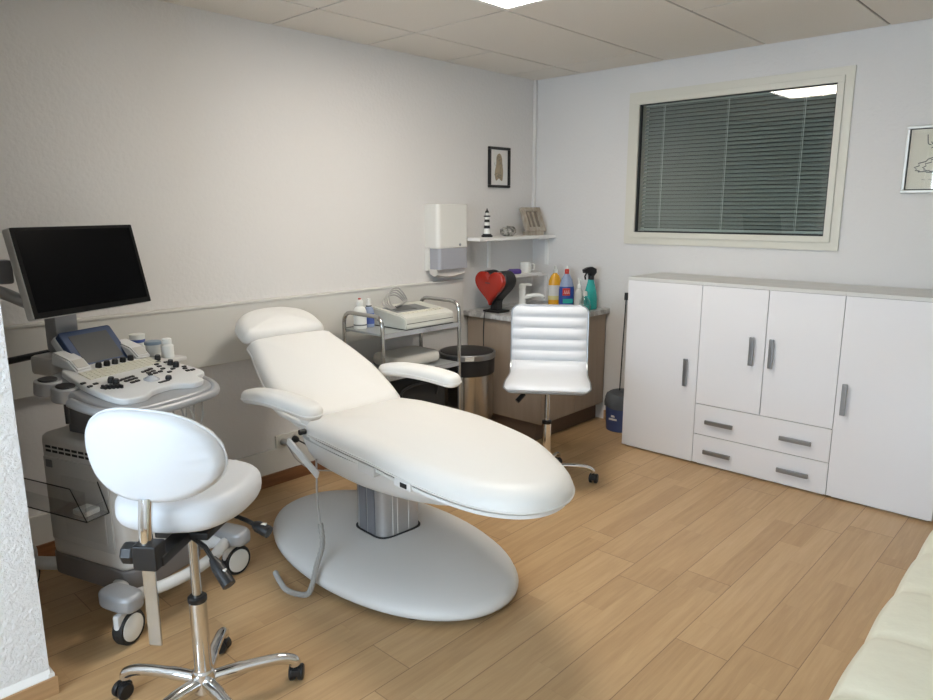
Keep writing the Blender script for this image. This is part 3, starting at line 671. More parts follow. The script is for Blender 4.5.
b = B(); bottle_body(b, [(.016, .118), (.016, .132), (.014, .133), (.012, .165), (.001, .166)]); obj('cap', b, JARW, bt)
b = B(); bottle_body(b, [(.0165, .119), (.0165, .126)]); obj('cap_ring', b, BLACKM, bt)
b = B(); cushion(b, rrect(.36, .26, .06), 0, .07, .03, .012); o = obj('folded_towel', b, TOWEL); o.location = (TX0+.34, TY0+.19, .6065); tag(o, 'pale folded towel lying on the middle shelf of the chrome trolley', 'towel')
bb = thing('black_bag', 'black bag standing on the lower shelf of the chrome trolley', 'bag', (TX0+.29, TY0+.19, .2265))
b = B(); box(b, (0, 0, .17), (.48, .30, .338), bev=.04, seg=4); obj('body', b, BLACKM, bb)
b = B(); tube(b, catmull([(-.14, -.155, .20), (-.13, -.165, .27), (0, -.17, .29), (.13, -.165, .27), (.14, -.155, .20)], 5, False), .008, 8); obj('handle', b, BLACK, bb)

# ------------------------------------------------------------------ wall socket and plugs
so = thing('wall_socket', 'cream double wall socket low on the left wall behind the treatment chair', 'socket', (2.055, YL, .235))
b = B(); bx(b, -.078, .078, -.016, 0, -.042, .042, bev=.005); obj('plate', b, SOCKETW, so)
for x in (-.037, .037):
    b = B(); lathe(b, [(.03, .016), (.029, .0185), (.022, .0185), (.021, .0165)], M.Rotation(R(90), 4, 'X') @ M.Translation((x, 0, 0)), 20); obj('outlet_ring', b, SOCKETW, so)
for x, m_, nm, lab in ((-.037, CABLEG, 'power_plug', 'grey plug with grey cable in the wall socket'), (.037, BLACK, 'power_plug', 'black plug with short black cable in the wall socket')):
    p_ = thing(nm, lab, 'plug', (2.055+x, YL-.0187, .235))
    b = B(); lathe(b, [(.019, 0), (.019, .018), (.013, .032), (.006, .04)], M.Rotation(R(90), 4, 'X'), 16); obj('body', b, m_, p_)
    b = B()
    if m_ is CABLEG: tube(b, catmull([(0, -.036, 0), (.005, -.06, -.03), (.04, -.07, -.10), (.12, -.09, -.17), (.25, -.12, -.21), (.42, -.25, -.2265)], 6, False), .004, 6)
    else: tube(b, catmull([(0, -.036, 0), (-.01, -.12, .0), (-.06, -.25, .02), (-.09, -.35, .10), (-.08, -.42, .22)], 6, False), .004, 6)
    obj('cable', b, m_, p_)

# ------------------------------------------------------------------ treatment chair
tc = thing('treatment_chair', 'white reclining treatment chair on a grey oval base in the room centre', 'treatment chair', (1.85, 2.215, 0), -3)
b = B()
rs = []
for s, z in ((.90, .022), (.965, .026), (.995, .036), (1.0, .050), (.985, .066), (.95, .080), (.88, .094), (.75, .107), (.55, .117), (.3, .122), (.02, .124)):
    rs.append([V((x*s, y*s, z)) for x, y in ellipse(.392, .69, 64, e=2.08)])
rings(b, rs); sh = obj('base_shell', b, SHELLG, tc, ang=60)
b = B(); rs = [[V((x*s, y*s, z)) for x, y in ellipse(.392, .69, 64)] for s, z in ((.86, .010), (.93, .012), (.95, .024), (.88, .024))]; rings(b, rs); obj('base_plate', b, BLACKM, sh)
for x, y in ((-.22, -.45), (.22, -.45), (-.22, .45), (.22, .45)):
    b = B(); lathe(b, [(.025, 0), (.025, .012), (.02, .014)], TR(x, y, 0), 14); obj('foot', b, RUBBER, tc)
cc = (.035, .03)
b = B(); prism(b, ellipse(.112, .108, 40, *cc, e=4.5), .115, .46); cl = obj('column', b, ALU, tc)
b = B(); prism(b, ellipse(.120, .116, 40, *cc, e=4.5), .112, .1265); obj('column_seal', b, BLACKM, cl)
b = B()
bx(b, cc[0]-.1135, cc[0]-.110, cc[1]-.055, cc[1]-.005, .128, .46); bx(b, cc[0]-.1135, cc[0]-.110, cc[1]+.003, cc[1]+.055, .128, .46); obj('column_inset', b, ALUD, cl, flat=True)
b = B()
for x in (-.055, -.03, .03): bx(b, cc[0]+x-.002, cc[0]+x+.002, cc[1]-.1095, cc[1]-.105, .128, .46)
obj('column_rib', b, MLIGHT, cl, flat=True)
# underframe shell
b = B()
hull = catmull([(-.24, .26), (-.275, .05), (-.27, -.25), (-.2, -.55), (-.1, -.68), (.1, -.68), (.2, -.55), (.27, -.25), (.275, .05), (.24, .26), (.1, .31), (-.1, .31)], 5)
rs = []
for s, z in ((.60, .408), (.72, .414), (.84, .440), (.93, .485), (.985, .530), (1.0, .550)):
    rs.append([V((x*s, (y+.18)*s-.18 + (1-s)*.25, z)) for x, y in hull])
rings(b, rs); obj('underframe', b, SHELLW, tc, ang=60)
ZS0, ZS1 = .570, .655
legp = catmull([(-.262, .20), (-.282, .12), (-.292, -.05), (-.298, -.22), (-.296, -.42), (-.278, -.65), (-.235, -.84), (-.165, -.955), (-.085, -1.01), (0, -1.022), (.08, -1.0), (.155, -.935), (.225, -.81), (.288, -.65), (.316, -.42), (.322, -.22), (.312, -.05), (.292, .12), (.265, .20), (.17, .225), (0, .232), (-.17, .225)], 5)
def legbend(x, y, z):   # slightly dropped toe and a raised thigh
    return (x - .10*max(0, -y-.3), y, z - .02*max(0, -y-.5)**1.3 - .012*max(0, y-.05)/.2)
b = B(); cushion(b, legp, ZS0, ZS1, .080, .020, f=legbend, er=7, rv=.066); lc = obj('leg_cushion', b, LEATHER, tc, ang=80)
b = B(); tube(b, [legbend(x, y, ZS0+.018) for x, y in offset(legp, -.0005)], .0035, 6, closed=True); obj('piping', b, LEATHER, lc)
b = B(); prism(b, [legbend(x, y, 0)[:2] for x, y in offset(legp, .02)], ZS0-.018, ZS0-.006, None); obj('cushion_board', b, SHELLW, tc)
b = B(); box(b, (-.288, -.50, .562), (.03, .09, .034), bev=.006); obj('side_socket', b, SHELLW, tc); b = B(); box(b, (-.303, -.51, .562), (.006, .034, .016)); obj('socket_hole', b, BLACKM, tc)
b = B(); box(b, (-.272, -.27, .552), (.04, .10, .04), bev=.006); obj('side_latch', b, MLIGHT, tc)
# backrest
ang = 27
TB = TR(-.008, .19, .622, rx=ang)
backp = catmull([(-.215, .0), (-.262, .06), (-.290, .18), (-.288, .28), (-.262, .42), (-.235, .53), (-.218, .595), (-.10, .612), (.10, .612), (.205, .595), (.232, .53), (.262, .42), (.288, .28), (.290, .18), (.282, .06), (.255, .0), (.1, -.02), (-.1, -.02)], 5)
b = B(); cushion(b, backp, -.065, .028, .05, .018, T=TB, rv=.06); bc = obj('back_cushion', b, LEATHER, tc, ang=80)
b = B(); tube(b, [TB @ V((x, y, -.03)) for x, y in offset(backp, -.0005)], .0035, 6, closed=True); obj('piping', b, LEATHER, bc)
b = B(); prism(b, offset(backp, .03), -.085, -.067, TB); obj('back_board', b, SHELLW, tc)
headp = catmull([(-.222, .630), (-.238, .69), (-.225, .755), (-.17, .815), (-.09, .845), (-.01, .852), (.07, .845), (.15, .810), (.195, .75), (.205, .69), (.198, .630), (.1, .620), (-.1, .620)], 5)
b = B(); cushion(b, [(x+.014, y) for x, y in headp], -.055, .028, .05, .016, T=TB, rv=.06); obj('head_cushion', b, LEATHER, tc, ang=80)
# armrests
armp = catmull([(-.050, .245), (-.055, .10), (-.053, -.15), (-.043, -.245), (0, -.27), (.043, -.245), (.053, -.15), (.055, .10), (.050, .245), (0, .27)], 5)
for s in (-1, 1):
    T = TR(s*.362-.018, .175, .748, rx=-3)
    b = B(); cushion(b, armp, -.03, .031, .03, .006, T=T, f=lambda x, y, z: (x, y, z - .25*y*y)); ar = obj('armrest', b, LEATHER, tc, ang=80)
    b = B(); tube(b, [T @ V((x, y, -.006 - .25*y*y)) for x, y in offset(armp, -.0005)], .003, 6, closed=True); obj('piping', b, LEATHER, ar)
    b = B(); tube(b, [(s*.362-.018, .26, .725), (s*.33, .26, .66), (s*.24, .24, .60)] if s < 0 else [(.344, .41, .735), (.31, .41, .68), (.22, .38, .64)], .012, 10); obj('bracket', b, MLIGHT, ar)
b = B(); box(b, (-.298, .166, .486), (.012, .032, .245), rx=-67.5, bev=.003); obj('support_bar', b, MLIGHT, tc)
b = B(); tube(b, [(-.285, .157, .60), (-.312, .157, .60)], .012, 10); obj('hinge_knob', b, BLACK, tc)
# coiled cord
b = B()
path = catmull([(-.285, .08, .50), (-.30, .06, .42), (-.305, .055, .34), (-.31, .03, .24), (-.33, -.01, .17), (-.385, -.05, .112), (-.428, -.08, .055), (-.452, -.07, .022), (-.485, .01, .020), (-.47, .10, .02), (-.45, .17, .02)], 12, False)
tube(b, path, .004, 8)
n = len(path); coil = []
P = [V(p) for p in path]
for i in range(int(n*.30), n-1):
    for k in range(10):
        t_ = k/10; p = P[i].lerp(P[i+1], t_); d_ = (P[i+1]-P[i]).normalized(); u = d_.cross(V((0.3, .2, 1))).normalized(); w_ = d_.cross(u); a = (i+t_)*2*pi*1.6
        coil.append(p + (u*cos(a)+w_*sin(a))*.0085 + V((0, 0, .0)))
tube(b, coil, .0035, 5); obj('coiled_cord', b, CABLEG, tc)

# ------------------------------------------------------------------ ultrasound machine
um = thing('ultrasound_machine', 'grey ultrasound machine with large dark monitor and control desk on wheels', 'ultrasound machine', (1.066, 2.475, 0), 18.2)
b = B(); prism(b, rrect(.37, .42, .045, 5, 0, .295), .20, .68, bev=.02); bd = obj('body', b, MGREY, um)
b = B(); bx(b, -.192, -.184, .13, .47, .27, .60, bev=.003); sp_ = obj('side_panel', b, mat('machine_panel', (.52, .51, .49), .5), bd)
b = B(); bx(b, -.1945, -.1915, .16, .38, .30, .54, bev=.002); obj('filter_cover', b, mat('machine_filter', (.48, .47, .455), .5), sp_)
b = B()
for r in range(2):
    for k in range(9): bx(b, -.1865, -.1845, .14+.036*k, .168+.036*k, .618+.016*r, .627+.016*r)
obj('vent_slots', b, BLACKM, bd, flat=True)
b = B(); bx(b, -.194, -.186, .42, .455, .56, .59, bev=.002); obj('badge', b, MDARK, bd)
b = B(); prism(b, rrect(.36, .46, .06, 5, 0, .30), .11, .202, bev=.01); obj('base', b, mat('machine_base', (.20, .185, .18), .5), um)
for s in (-1, 1):
    b = B(); tube(b, catmull([(s*.12, .22, .13), (s*.20, .10, .145), (s*.255, .01, .15)], 6, False), [.026]*13, 14); obj('front_leg', b, MLIGHT, um)
    b = B(); tube(b, [(s*.12, .45, .13), (s*.19, .62, .13)], .026, 14); obj('rear_leg', b, MLIGHT, um)
b = B(); tube(b, catmull([(-.24, .02, .155), (-.12, -.03, .155), (.0, -.045, .155), (.12, -.03, .155), (.24, .02, .155)], 6, False), .022, 12); obj('footrest', b, MLIGHT, um)
def caster(x, y, rz, cover):
    T = TR(x, y, 0, rz=rz)
    b = B(); lathe(b, [(.040, -.016), (.058, -.020), (.062, -.012), (.062, .012), (.058, .020), (.040, .016)], T @ M.Translation((0, 0, .062)) @ M.Rotation(R(90), 4, 'X'), 32); cs = obj('caster', b, RUBBER, um)
    for s in (-1, 1):
        b = B(); lathe(b, [(.001, s*.027), (.038, s*.025), (.048, s*.021), (.049, s*.010), (.001, s*.010)], T @ M.Translation((0, 0, .062)) @ M.Rotation(R(90), 4, 'X'), 32); obj('wheel_disc', b, JARW, cs)
    b = B(); bx(b, -.045, .045, -.013, .013, .075, .135, T @ TR(-.015, 0, 0), .01); obj('fork', b, MLIGHT, cs)
    b = B(); cushion(b, ellipse(.048, .082, 32, e=3), .135, .20, .02, .004, T=T @ TR(0, .02, 0, rz=-rz)); obj('cover', b, cover, cs)
caster(-.265, 0, 10, MSILV); caster(.265, 0, -10, MSILV); caster(-.20, .66, 20, MLIGHT); caster(.20, .66, -20, MLIGHT)
b = B(); prism(b, rrect(.15, .20, .04, 4, -.04, .34), .65, .86); obj('lift_column', b, MDARK, um)
# control desk, tilted toward the user
TD = TR(-.055, -.085, .868, rx=8)
desk = catmull([(-.215, .03), (-.17, .0), (-.07, -.015), (.08, -.02), (.18, .0), (.222, .05), (.245, .15), (.25, .30), (.20, .44), (.05, .47), (-.12, .47), (-.18, .40), (-.225, .16)], 5)
b = B(); prism(b, desk, -.055, -.012, TD, .014); dk = obj('desk_tray', b, MSILV, um)
b = B(); rail = catmull([(-.25, .20), (-.25, .10), (-.225, .015), (-.165, -.03), (-.05, -.05), (.08, -.05), (.155, -.035), (.205, .02), (.225, .10), (.225, .20)], 6, False)
tube(b, [(x, y, -.022) for x, y in rail], .016, 12, TD); obj('rail_handle', b, MSILV, um)
pan = catmull([(-.175, .06), (-.10, .03), (-.04, .055), (.05, .055), (.11, .02), (.165, .03), (.178, .075), (.235, .10), (.235, .25), (.195, .325), (.10, .43), (-.09, .44), (-.14, .36), (-.175, .20)], 5)
b = B(); prism(b, pan, -.014, .010, TD, .006); cpn = obj('control_panel', b, MLIGHT, um)
b = B()
for j in range(4):
    for i in range(15): bx(b, -.118+.0205*i+.004*j, -.1+.0205*i+.004*j, .272+.0205*j, .289+.0205*j, .009, .014, TD)
obj('keyboard', b, KEYS, cpn, flat=True)
b = B()
for (x, y) in [(-.145, .175), (-.165, .215), (-.135, .225), (-.16, .255), (-.04, .205), (-.02, .207), (.0, .209), (-.045, .182), (-.025, .184), (-.005, .186), (-.04, .158), (-.018, .160), (-.06, .20),
               (.065, .225), (.085, .23), (.105, .235), (.07, .205), (.095, .21), (.06, .185), (.085, .187), (.11, .19), (.13, .165), (.15, .24), (.14, .21), (.20, .16), (.215, .18), (.19, .135), (.21, .13), (.165, .185), (.205, .265), (.185, .285), (.16, .265)]:
    b = B(); bx(b, x-.008, x+.008, y-.005, y+.005, .009, .0145, TD); obj('button', b, BLACK, cpn, flat=True)
b = B(); bx(b, .02, .065, .092, .102, .009, .013, TD); obj('long_button', b, BLACK, cpn, flat=True)
b = B(); lathe(b, [(.028, .009), (.028, .012), (.022, .0125), (.018, .018), (.008, .023), (.001, .024)], TD @ TR(.03, .145, 0), 24); obj('trackball', b, mat('trackball_grey', (.45, .47, .50), .2), cpn)
for (x, y, h_) in [(-.008, .372, .02), (.027, .372, .02), (.062, .372, .02), (.097, .372, .02), (.132, .372, .02), (-.09, .205, .022), (-.092, .178, .022), (.075, .11, .014), (.196, .232, .022), (.194, .20, .022), (.205, .31, .022)]:
    b = B(); lathe(b, [(.0115, .009), (.0115, .009+h_*.6), (.009, .009+h_), (.001, .009+h_)], TD @ TR(x, y, 0), 14); obj('knob', b, BLACK, cpn)
b = B()
for k in range(5):
    b = B(); bx(b, -.15+.011*k, -.141+.011*k, .158-.006*k, .182-.006*k, .009, .022, TD, .002); obj('slider', b, BLACK, cpn)
# pods beside the touch panel
for s in (-1, 1):
    b = B(); rs = [[TD @ V((.066+s*.126-.008*(s<0)+dx, y+.075, z)) for y, z in ((.29, .005), (.29, .016), (.34, .045), (.43, .055), (.43, .005))] for dx in (-.032, .032)]; rings(b, rs); bmesh.ops.bevel(b, geom=list(b.edges), offset=.006, segments=2, affect='EDGES'); pd = obj('speaker_pod', b, MLIGHT, um)
    b = B(); rs = [[TD @ V((.066+s*.126-.008*(s<0)+dx, y+.075, z)) for y, z in ((.300, .0225), (.333, .0425), (.333, .044), (.300, .024))] for dx in (-.021, .021)]; rings(b, rs); obj('speaker_grille', b, mat('speaker_grey', (.52, .50, .46), .7), pd)
# rear shroud and handle
b = B(); bx(b, -.14, .19, .44, .56, .89, .965, bev=.015); obj('rear_shroud', b, MGREY, um)
b = B(); tube(b, [(-.05, .575, .958), (-.34, .575, .952)], .013, 10); obj('rear_handle', b, BLACK, um)
# touch panel
TP = TR(.006, .372, .987, rx=90-40.7, rz=2)
b = B(); prism(b, rrect(.225, .178, .012, 4), -.028, .0, TP, .004); tpn = obj('touch_panel', b, BLUEB, um)
b = B(); prism(b, rrect(.235, .185, .014, 4), -.055, -.024, TP, .006); obj('touch_housing', b, MLIGHT, tpn)
b = B(); bx(b, -.083, .083, -.06, .066, -.001, .0012, TP); obj('touch_screen', b, SCREENG, tpn, flat=True)
# monitor
TM = TR(.0, .372, 1.288, rx=90-12.6, rz=5.3)
b = B(); prism(b, rrect(.530, .320, .008, 3), -.036, .0, TM, .004); mo = obj('monitor', b, mat('monitor_casing', (.55, .55, .53), .4), um)
b = B(); prism(b, rrect(.526, .316, .004, 3), -.002, .0025, TM); obj('bezel', b, mat('matt_bezel', (.006, .006, .006), .6, spec=.12), mo)
b = B(); bx(b, -.248, .248, -.138, .146, .0020, .0032, TM); obj('screen', b, SCREEN, mo, flat=True)
b = B(); box(b, (-.02, .525, 1.06), (.10, .075, .20), bev=.02); tube(b, [(-.03, .50, 1.12), (-.03, .47, 1.20), (-.02, .435, 1.27)], [.04, .035, .035], 14); obj('monitor_neck', b, MSILV, um)
b = B(); tube(b, catmull([(-.31, .53, 1.245), (-.22, .53, 1.21), (-.12, .53, 1.155), (-.03, .53, 1.12)], 6, False), .022, 12); obj('monitor_arm', b, MSILV, um)
b = B(); box(b, (-.212, .53, 1.285), (.05, .06, .085), rz=-10, bev=.01); obj('arm_joint', b, MDARK, um)
# probe holders on the left edge
for x, y in ((-.19, .395), (-.193, .30)):
    b = B(); prism(b, rrect(.085, .078, .034, 5, x, y), -.055, -.004, TD, .006); ph_ = obj('probe_holder', b, MSILV, um)
    b = B(); prism(b, rrect(.062, .052, .024, 5, x, y), -.006, .002, TD, .003); obj('holder_insert', b, BLACK, ph_)
b = B(); tube(b, [(-.262, .20, .86), (-.262, .20, .78)], .008, 8); obj('probe_cable', b, BLACK, um)
for k in range(3):
    b = B(); x0 = .04+.04*k; tube(b, catmull([(x0, -.03, .835), (x0+.005, -.02, .74-.01*k), (x0+.025, .03, .68), (x0+.04, .08, .74), (x0+.035, .1, .845)], 6, False), .0035, 6); obj('hanging_cable', b, CABLEG, um)
# acrylic side tray
ty0, ty1, tx0, tx1 = .13, .60, -.285, -.197
b = B()
zb, zt = .437, .548
bx(b, tx0, tx1, ty0, ty1, zb, zb+.004); bx(b, tx0, tx0+.004, ty0+.0, ty1, zb, zt); bx(b, tx0, tx1, ty0, ty0+.004, zb, zb+.05); bx(b, tx0, tx1, ty1-.004, ty1, zb, zt)
ty_ = obj('acrylic_tray', b, ACRYL, um, flat=True)
b = B()
for pts in ([(tx0, ty1, zt), (tx0, ty0+.07, zt), (tx0, ty0, zb), (tx1, ty0, zb)], [(tx0, ty0, zb), (tx0, ty1, zb)], [(tx1, ty0, zb), (tx1, ty0+.045, zt)]): tube(b, pts, .0022, 6)
obj('tray_edge', b, ACEDGE, ty_)
b = B(); box(b, (-.24, .19, .4525), (.06, .07, .022), bev=.006); o = obj('gel_sachet', b, JARW, None); o.location = (0, 0, 0); o.matrix_world = TR(1.066, 2.475, .0003, rz=18.2); tag(o, 'small white packet lying in the clear tray of the ultrasound machine', 'packet')

# jars on the desk
MUM = TR(1.066, 2.475, 0, rz=18.2)
def at_um(o, x, y, z): p = MUM @ V((x, y, z)); o.location = p
sb = B(); 
jr = thing('gel_tub', 'white tub with blue band, tallest container behind the ultrasound control desk', 'container', (0, 0, 0)); at_um(jr, .23, .42, .9185)
b = B(); lathe(b, [(.026, 0), (.028, .004), (.030, .070), (.031, .078), (.026, .080), (.001, .079)]); obj('body', b, JARW, jr)
b = B(); lathe(b, [(.0296, .045), (.0303, .046), (.0306, .057), (.0299, .058)]); obj('band', b, CUPB, jr)
obj_ = None
jr = thing('gel_pot', 'squat clear pot with grey-blue lid on the ultrasound desk', 'container', (0, 0, 0)); at_um(jr, .212, .31, .9185)
b = B(); lathe(b, [(.024, 0), (.027, .004), (.030, .05), (.001, .05)]); obj('body', b, FROST, jr)
b = B(); lathe(b, [(.033, .048), (.033, .058), (.030, .061), (.001, .061)]); obj('lid', b, LIDG, jr)
jr = thing('small_bottle', 'small white capped bottle at the keyboard end of the ultrasound desk', 'container', (0, 0, 0)); at_um(jr, .215, .235, .9185)
b = B(); lathe(b, [(.022, 0), (.024, .003), (.024, .048), (.015, .056), (.015, .06)]); obj('body', b, JARW, jr)
b = B(); lathe(b, [(.018, .058), (.018, .075), (.014, .078), (.001, .078)]); obj('cap', b, JARW, jr)
b = B(); bx(b, .15, .27, .19, .47, .900, .918, bev=.005); obj('accessory_shelf', b, MGREY, um)

# ------------------------------------------------------------------ saddle stool
st = thing('saddle_stool', 'white round stool with oval white backrest on a chrome star base', 'stool', (.84, 1.885, 0), -53)
def star_base(root, n, a0, rr, ztip, zhub, rad_, hub_r, cast_r):
    for k in range(n):
        a = R(a0 + 360*k/n); dx, dy = cos(a), sin(a)
        b = B(); pts = catmull([(dx*.02, dy*.02, zhub), (dx*rr*.45, dy*rr*.45, zhub+.006), (dx*rr*.8, dy*rr*.8, ztip+.012), (dx*rr*.97, dy*rr*.97, ztip-.004), (dx*rr, dy*rr, ztip-.022)], 6, False)
        tube(b, pts, [rad_*1.15]*6+[rad_]*(len(pts)-6), 12); lg = obj('leg', b, CHROME, root)
        T = TR(dx*rr, dy*rr, 0, rz=a0+360*k/n+70)
        b = B()
        for s in (-1, 1): lathe(b, [(.001, s*.005), (cast_r*.9, s*.005), (cast_r, s*.009), (cast_r, s*.019), (cast_r*.85, s*.023), (.001, s*.023)], T @ TR(.012, 0, cast_r) @ M.Rotation(R(90), 4, 'X'), 20)
        box(b, (.004, 0, cast_r*1.35), (cast_r*1.5, .03, cast_r*1.0), T, bev=.006)
        cyl(b, (0, 0, cast_r), (0, 0, ztip-.02), .008, 8, T)
        obj('caster', b, BLACK, lg)
star_base(st, 5, 31, .275, .085, .095, .0175, .03, .026)
b = B(); lathe(b, [(.001, .055), (.034, .06), (.036, .12), (.030, .13), (.0255, .14), (.0255, .355), (.023, .363)], seg=28); obj('outer_column', b, CHROME, st)
b = B(); lathe(b, [(.025, .356), (.0275, .360), (.0275, .372), (.022, .377)]); obj('column_collar', b, BLACK, st)
b = B(); lathe(b, [(.014, .36), (.014, .60)]); obj('gas_lift', b, CHROMED, st)
sp = catmull([(x*.93-.036, y*.95+.008) for x, y in [(-.205, .10), (-.19, -.02), (-.13, -.11), (0, -.14), (.13, -.11), (.19, -.02), (.205, .10), (.18, .21), (.10, .27), (0, .285), (-.10, .27), (-.18, .21)]], 6)
b = B(); cushion(b, sp, .618, .713, .04, .016, f=lambda x, y, z: (x, y, z + .03*x*x*(z > .6))); obj('seat', b, STOOLW, st, ang=80)
b = B(); box(b, (0, .04, .594), (.16, .20, .022), bev=.005); box(b, (0, -.10, .590), (.05, .20, .03), bev=.006); obj('mechanism', b, BLACK, st)
b = B(); box(b, (-.012, -.20, .610), (.066, .055, .07), bev=.006); obj('backrest_clamp', b, BLACK, st)
b = B(); lathe(b, [(.001, 0), (.026, 0), (.03, .006), (.03, .03), (.026, .036), (.001, .036)], TR(-.044, -.20, .613) @ M.Rotation(R(-90), 4, 'Y'), 8); obj('clamp_knob', b, BLACK, st, ang=20)
b = B(); box(b, (-.018, -.20, .462), (.036, .008, .235), bev=.002); box(b, (-.018, -.196, .462), (.012, .012, .235), bev=.002); obj('back_bar', b, CHROMED, st)
b = B(); tube(b, catmull([(-.018, -.20, .62), (-.018, -.197, .69), (-.018, -.183, .76)], 5, False), .0175, 16); obj('back_post', b, CHROME, st)
bp = catmull([(x*.91, y*.97) for x, y in [(-.21, .01), (-.19, .085), (-.11, .13), (0, .135), (.10, .115), (.175, .065), (.205, .0), (.185, -.065), (.10, -.115), (0, -.13), (-.11, -.12), (-.185, -.07)]], 6)
b = B()
TBK = TR(.002, -.172, .870, rx=90+6)
cushion(b, bp, -.032, .032, .03, .012, T=TBK, f=lambda x, y, z: (x, y, z - .9*x*x + (.0025*sin(y*170) * max(0, (x-.10)/.1) if abs(x) > .1 else 0)), belly=.012); bk_ = obj('backrest', b, STOOLW, st, ang=80)
b = B(); tube(b, [TBK @ V((x, y, .0 - .9*x*x)) for x, y in offset(bp, -.001)], .003, 6, closed=True); obj('seam', b, STOOLW, bk_)
for pts in ([(.0, -.03, .590), (.08, -.08, .575), (.17, -.135, .495)], [(.05, .12, .588), (.13, .09, .578), (.205, .07, .553)]):
    b = B(); P = [V(p) for p in pts]; tube(b, [P[0], P[1], P[1].lerp(P[2], .35)], .007, 8); tube(b, [P[1].lerp(P[2], .3), P[1].lerp(P[2], .5), P[2]], [.010, .018, .019], 10); lv = obj('lever', b, BLACK, st)
    b = B(); q = P[1].lerp(P[2], .75); box(b, (q.x, q.y, q.z+.017), (.02, .012, .005), bev=.002); obj('lever_mark', b, SOCKETW, lv)

# ------------------------------------------------------------------ swivel chair
sw = thing('swivel_chair', 'white armless swivel chair with channel stitching in front of the sink cabinet', 'chair', (3.01, 2.208, 0), -55)
star_base(sw, 5, 3, .262, .085, .095, .012, .03, .027)
b = B(); lathe(b, [(.001, .055), (.032, .06), (.034, .11), (.027, .13), (.024, .14), (.024, .345), (.022, .35)]); obj('outer_column', b, CHROME, sw)
b = B(); lathe(b, [(.0245, .343), (.0265, .346), (.0265, .358), (.016, .363)]); obj('column_collar', b, BLACK, sw)
b = B(); lathe(b, [(.0135, .35), (.0135, .54)]); obj('gas_lift', b, CHROMED, sw)
b = B(); box(b, (0, 0, .552), (.16, .16, .02), bev=.004); obj('seat_plate', b, BLACK, sw)
b = B(); tube(b, [(-.06, .0, .55), (-.11, -.05, .535), (-.13, -.07, .52)], .006, 8); tube(b, [(-.125, -.063, .523), (-.16, -.09, .487)], [.013, .014], 8); obj('lever', b, BLACK, sw)
# one bent shell: seat curves up into the back, with welted channels
prof = catmull([(-.235, .535), (-.21, .552), (-.10, .560), (.05, .556), (.13, .565), (.178, .605), (.198, .67), (.208, .78), (.220, .89), (.226, .950)], 10, False)
prof = [V((p[0]*.958, 1.5-(1.5-p[1])*.958)) for p in prof]
L = [0]
for a_, b_ in zip(prof[:-1], prof[1:]): L.append(L[-1] + (b_-a_).length)
def half_w(s):    # wide seat front, waist, straight back, rounded top
    t_ = s / L[-1]
    w_ = .222 if t_ < .22 else .222 - .010*min(1, (t_-.22)/.22)
    d0 = s; d1 = L[-1]-s
    for d_, r_ in ((d0, .05), (d1, .045)):
        if d_ < r_: w_ -= r_ - math.sqrt(max(0, r_*r_ - (r_-d_)**2))
    return w_
def shell(thick, sgn, chan, inset=0.0, nx=15):
    bm = B(); top = []; bot = []
    for i, p in enumerate(prof):
        a_ = prof[max(i-1, 0)]; c_ = prof[min(i+1, len(prof)-1)]; t_ = (c_-a_).normalized(); n_ = V((-t_.y, t_.x))
        w_ = half_w(L[i]) - inset
        puff = abs(sin(pi * L[i] / .062))**.45 if (chan and L[i] > .40) else (.92 if chan else 1)
        rt, rb_ = [], []
        for k in range(nx):
            u = -1 + 2*k/(nx-1); x = w_*u
            edge_ = max(0, 1 - abs(u)**8)**.5
            up_ = thick * (puff*edge_) * (sgn)
            q = p + n_*up_; rt.append(V((x, q.x, q.y)))
            q2 = p - n_*.004; rb_.append(V((x, q2.x, q2.y)))
        bm_r = rt + rb_[::-1]; top.append(bm_r)
    rings(bm, top); return bm
seat_bm = shell(.026, 1, True); sh_ = obj('seat_shell', seat_bm, STOOLW, sw, ang=70)
b = B()
def rim(s, side):
    pass
pl_ = [(-half_w(L[i]) - .003, prof[i]) for i in range(len(prof))]; pr_ = [(half_w(L[i]) + .003, prof[i]) for i in range(len(prof)-1, -1, -1)]
pts = [V((x, p.x, p.y-.004)) for x, p in pl_ + pr_]
tube(b, pts, .005, 8, closed=True); obj('frame_tube', b, STEEL, sw)
b = B()
top_ = []
for i, p in enumerate(prof):
    a_ = prof[max(i-1, 0)]; c_ = prof[min(i+1, len(prof)-1)]; t_ = (c_-a_).normalized(); n_ = V((-t_.y, t_.x)); w_ = half_w(L[i])-.004
    top_.append([V((-w_, (p-n_*.0045).x, (p-n_*.0045).y)), V((w_, (p-n_*.0045).x, (p-n_*.0045).y)), V((w_, (p-n_*.018).x, (p-n_*.018).y)), V((-w_, (p-n_*.018).x, (p-n_*.018).y))])
rings(b, top_); obj('back_shell', b, BLACKM, sw)

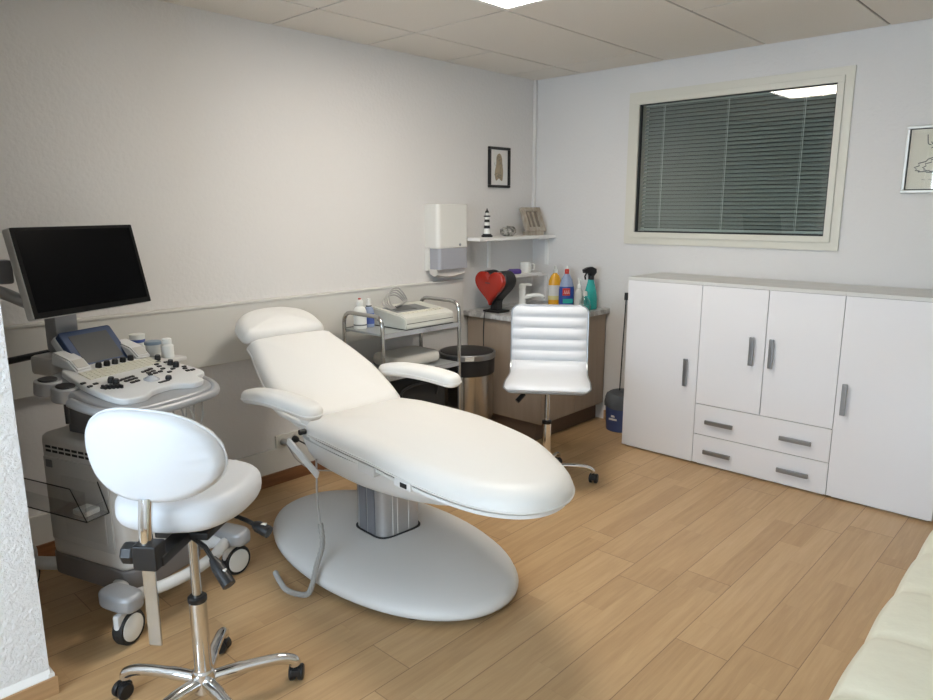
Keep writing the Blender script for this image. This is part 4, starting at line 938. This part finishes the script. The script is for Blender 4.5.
# ------------------------------------------------------------------ sofa
sf = thing('sofa', 'cream leather sofa with creased seat along the right wall', 'sofa', (0.72, -.565, 0))
SL = 2.45
def scallop(x0, x1, nseg, y0, y1, z0, z1):
    bm = B(); rs = []
    n = nseg*16
    for i in range(n + 1):
        x = x0 + (x1-x0)*i/n; ph = (i % 16)/16
        pf = abs(sin(pi*i/16))**.4; wob = .006*mn.noise(V((x*4, 0, 0)))
        f = y1 - .007*(1-pf) + wob; t = z1 - .012*(1-pf)
        e = 1.0
        if i == 0 or i == n: f -= .02; t -= .03
        rs.append([V((x, y0, z0)), V((x, f-.03, z0)), V((x, f-.008, z0+.03)), V((x, f, z0+(t-z0)*.5)), V((x, f-.010, t-.035)), V((x, f-.03, t-.012)), V((x, f-.07, t)), V((x, f-.20, t+.012+.004*mn.noise(V((x*9, 1, 0))))), V((x, (y0+f)/2, t+.016+.006*mn.noise(V((x*7, 2, 0))))), V((x, y0+.1, t+.01)), V((x, y0, t-.01))])
    rings(bm, rs); return bm
obj('seat_cushion', scallop(.0, SL, 8, .24, .945, .27, .42), SOFAL, sf, ang=60)
b = B(); bx(b, .02, SL-.02, .03, .88, .08, .27, bev=.02); obj('base', b, SOFAL, sf)
bmk = scallop(.0, SL, 8, 0, .36, 0, .18); bmesh.ops.transform(bmk, matrix=M(((1, 0, 0, 0), (0, -.18, 1, .075), (0, 1, .2, .43), (0, 0, 0, 1))), verts=bmk.verts); obj('back_cushion', bmk, SOFAL, sf, ang=60)
for x in (.12, SL-.12):
    for y in (.10, .80):
        b = B(); lathe(b, [(.025, 0), (.03, .08)], TR(x, y, 0), 14); obj('foot', b, CHROMED, sf)

# ------------------------------------------------------------------ light and camera
wd_ = bpy.data.worlds.new('daylight'); scn.world = wd_; wd_.use_nodes = True
bg = wd_.node_tree.nodes['Background']; bg.inputs[0].default_value = (0.68, 0.84, 1.0, 1); bg.inputs[1].default_value = 8.8
pa = bpy.data.lights.new('window_portal', 'AREA'); pa.shape = 'RECTANGLE'; pa.size = RW[1]-RW[0]; pa.size_y = RW[3]-RW[2]; pa.cycles.is_portal = True
po = bpy.data.objects.new('window_portal', pa); col.objects.link(po); po.location = (XR-.15, (RW[0]+RW[1])/2, (RW[2]+RW[3])/2); po.rotation_euler = (0, R(-90), 0)

cam = bpy.data.cameras.new('camera'); co = bpy.data.objects.new('camera', cam); col.objects.link(co); scn.camera = co
cam.sensor_fit = 'HORIZONTAL'; cam.sensor_width = 36; cam.lens = 700.19/933*36; cam.clip_start = .02
yaw, pit_, roll = .7516, -.1981, -.0020
f_ = V((cos(pit_)*cos(yaw), cos(pit_)*sin(yaw), sin(pit_))); r_ = V((sin(yaw), -cos(yaw), 0)); u_ = r_.cross(f_)
r2 = r_*cos(roll) + u_*sin(roll); u2 = -r_*sin(roll) + u_*cos(roll)
co.matrix_world = M(((r2.x, u2.x, -f_.x, 0), (r2.y, u2.y, -f_.y, 0), (r2.z, u2.z, -f_.z, 1.5), (0, 0, 0, 1)))
vs = scn.view_settings; vs.view_transform = 'Standard'; vs.look = 'None'; vs.exposure = 0.66; vs.gamma = 1; vs.use_curve_mapping = False
scn.cycles.max_bounces = 10; scn.cycles.diffuse_bounces = 5; scn.cycles.transparent_max_bounces = 16
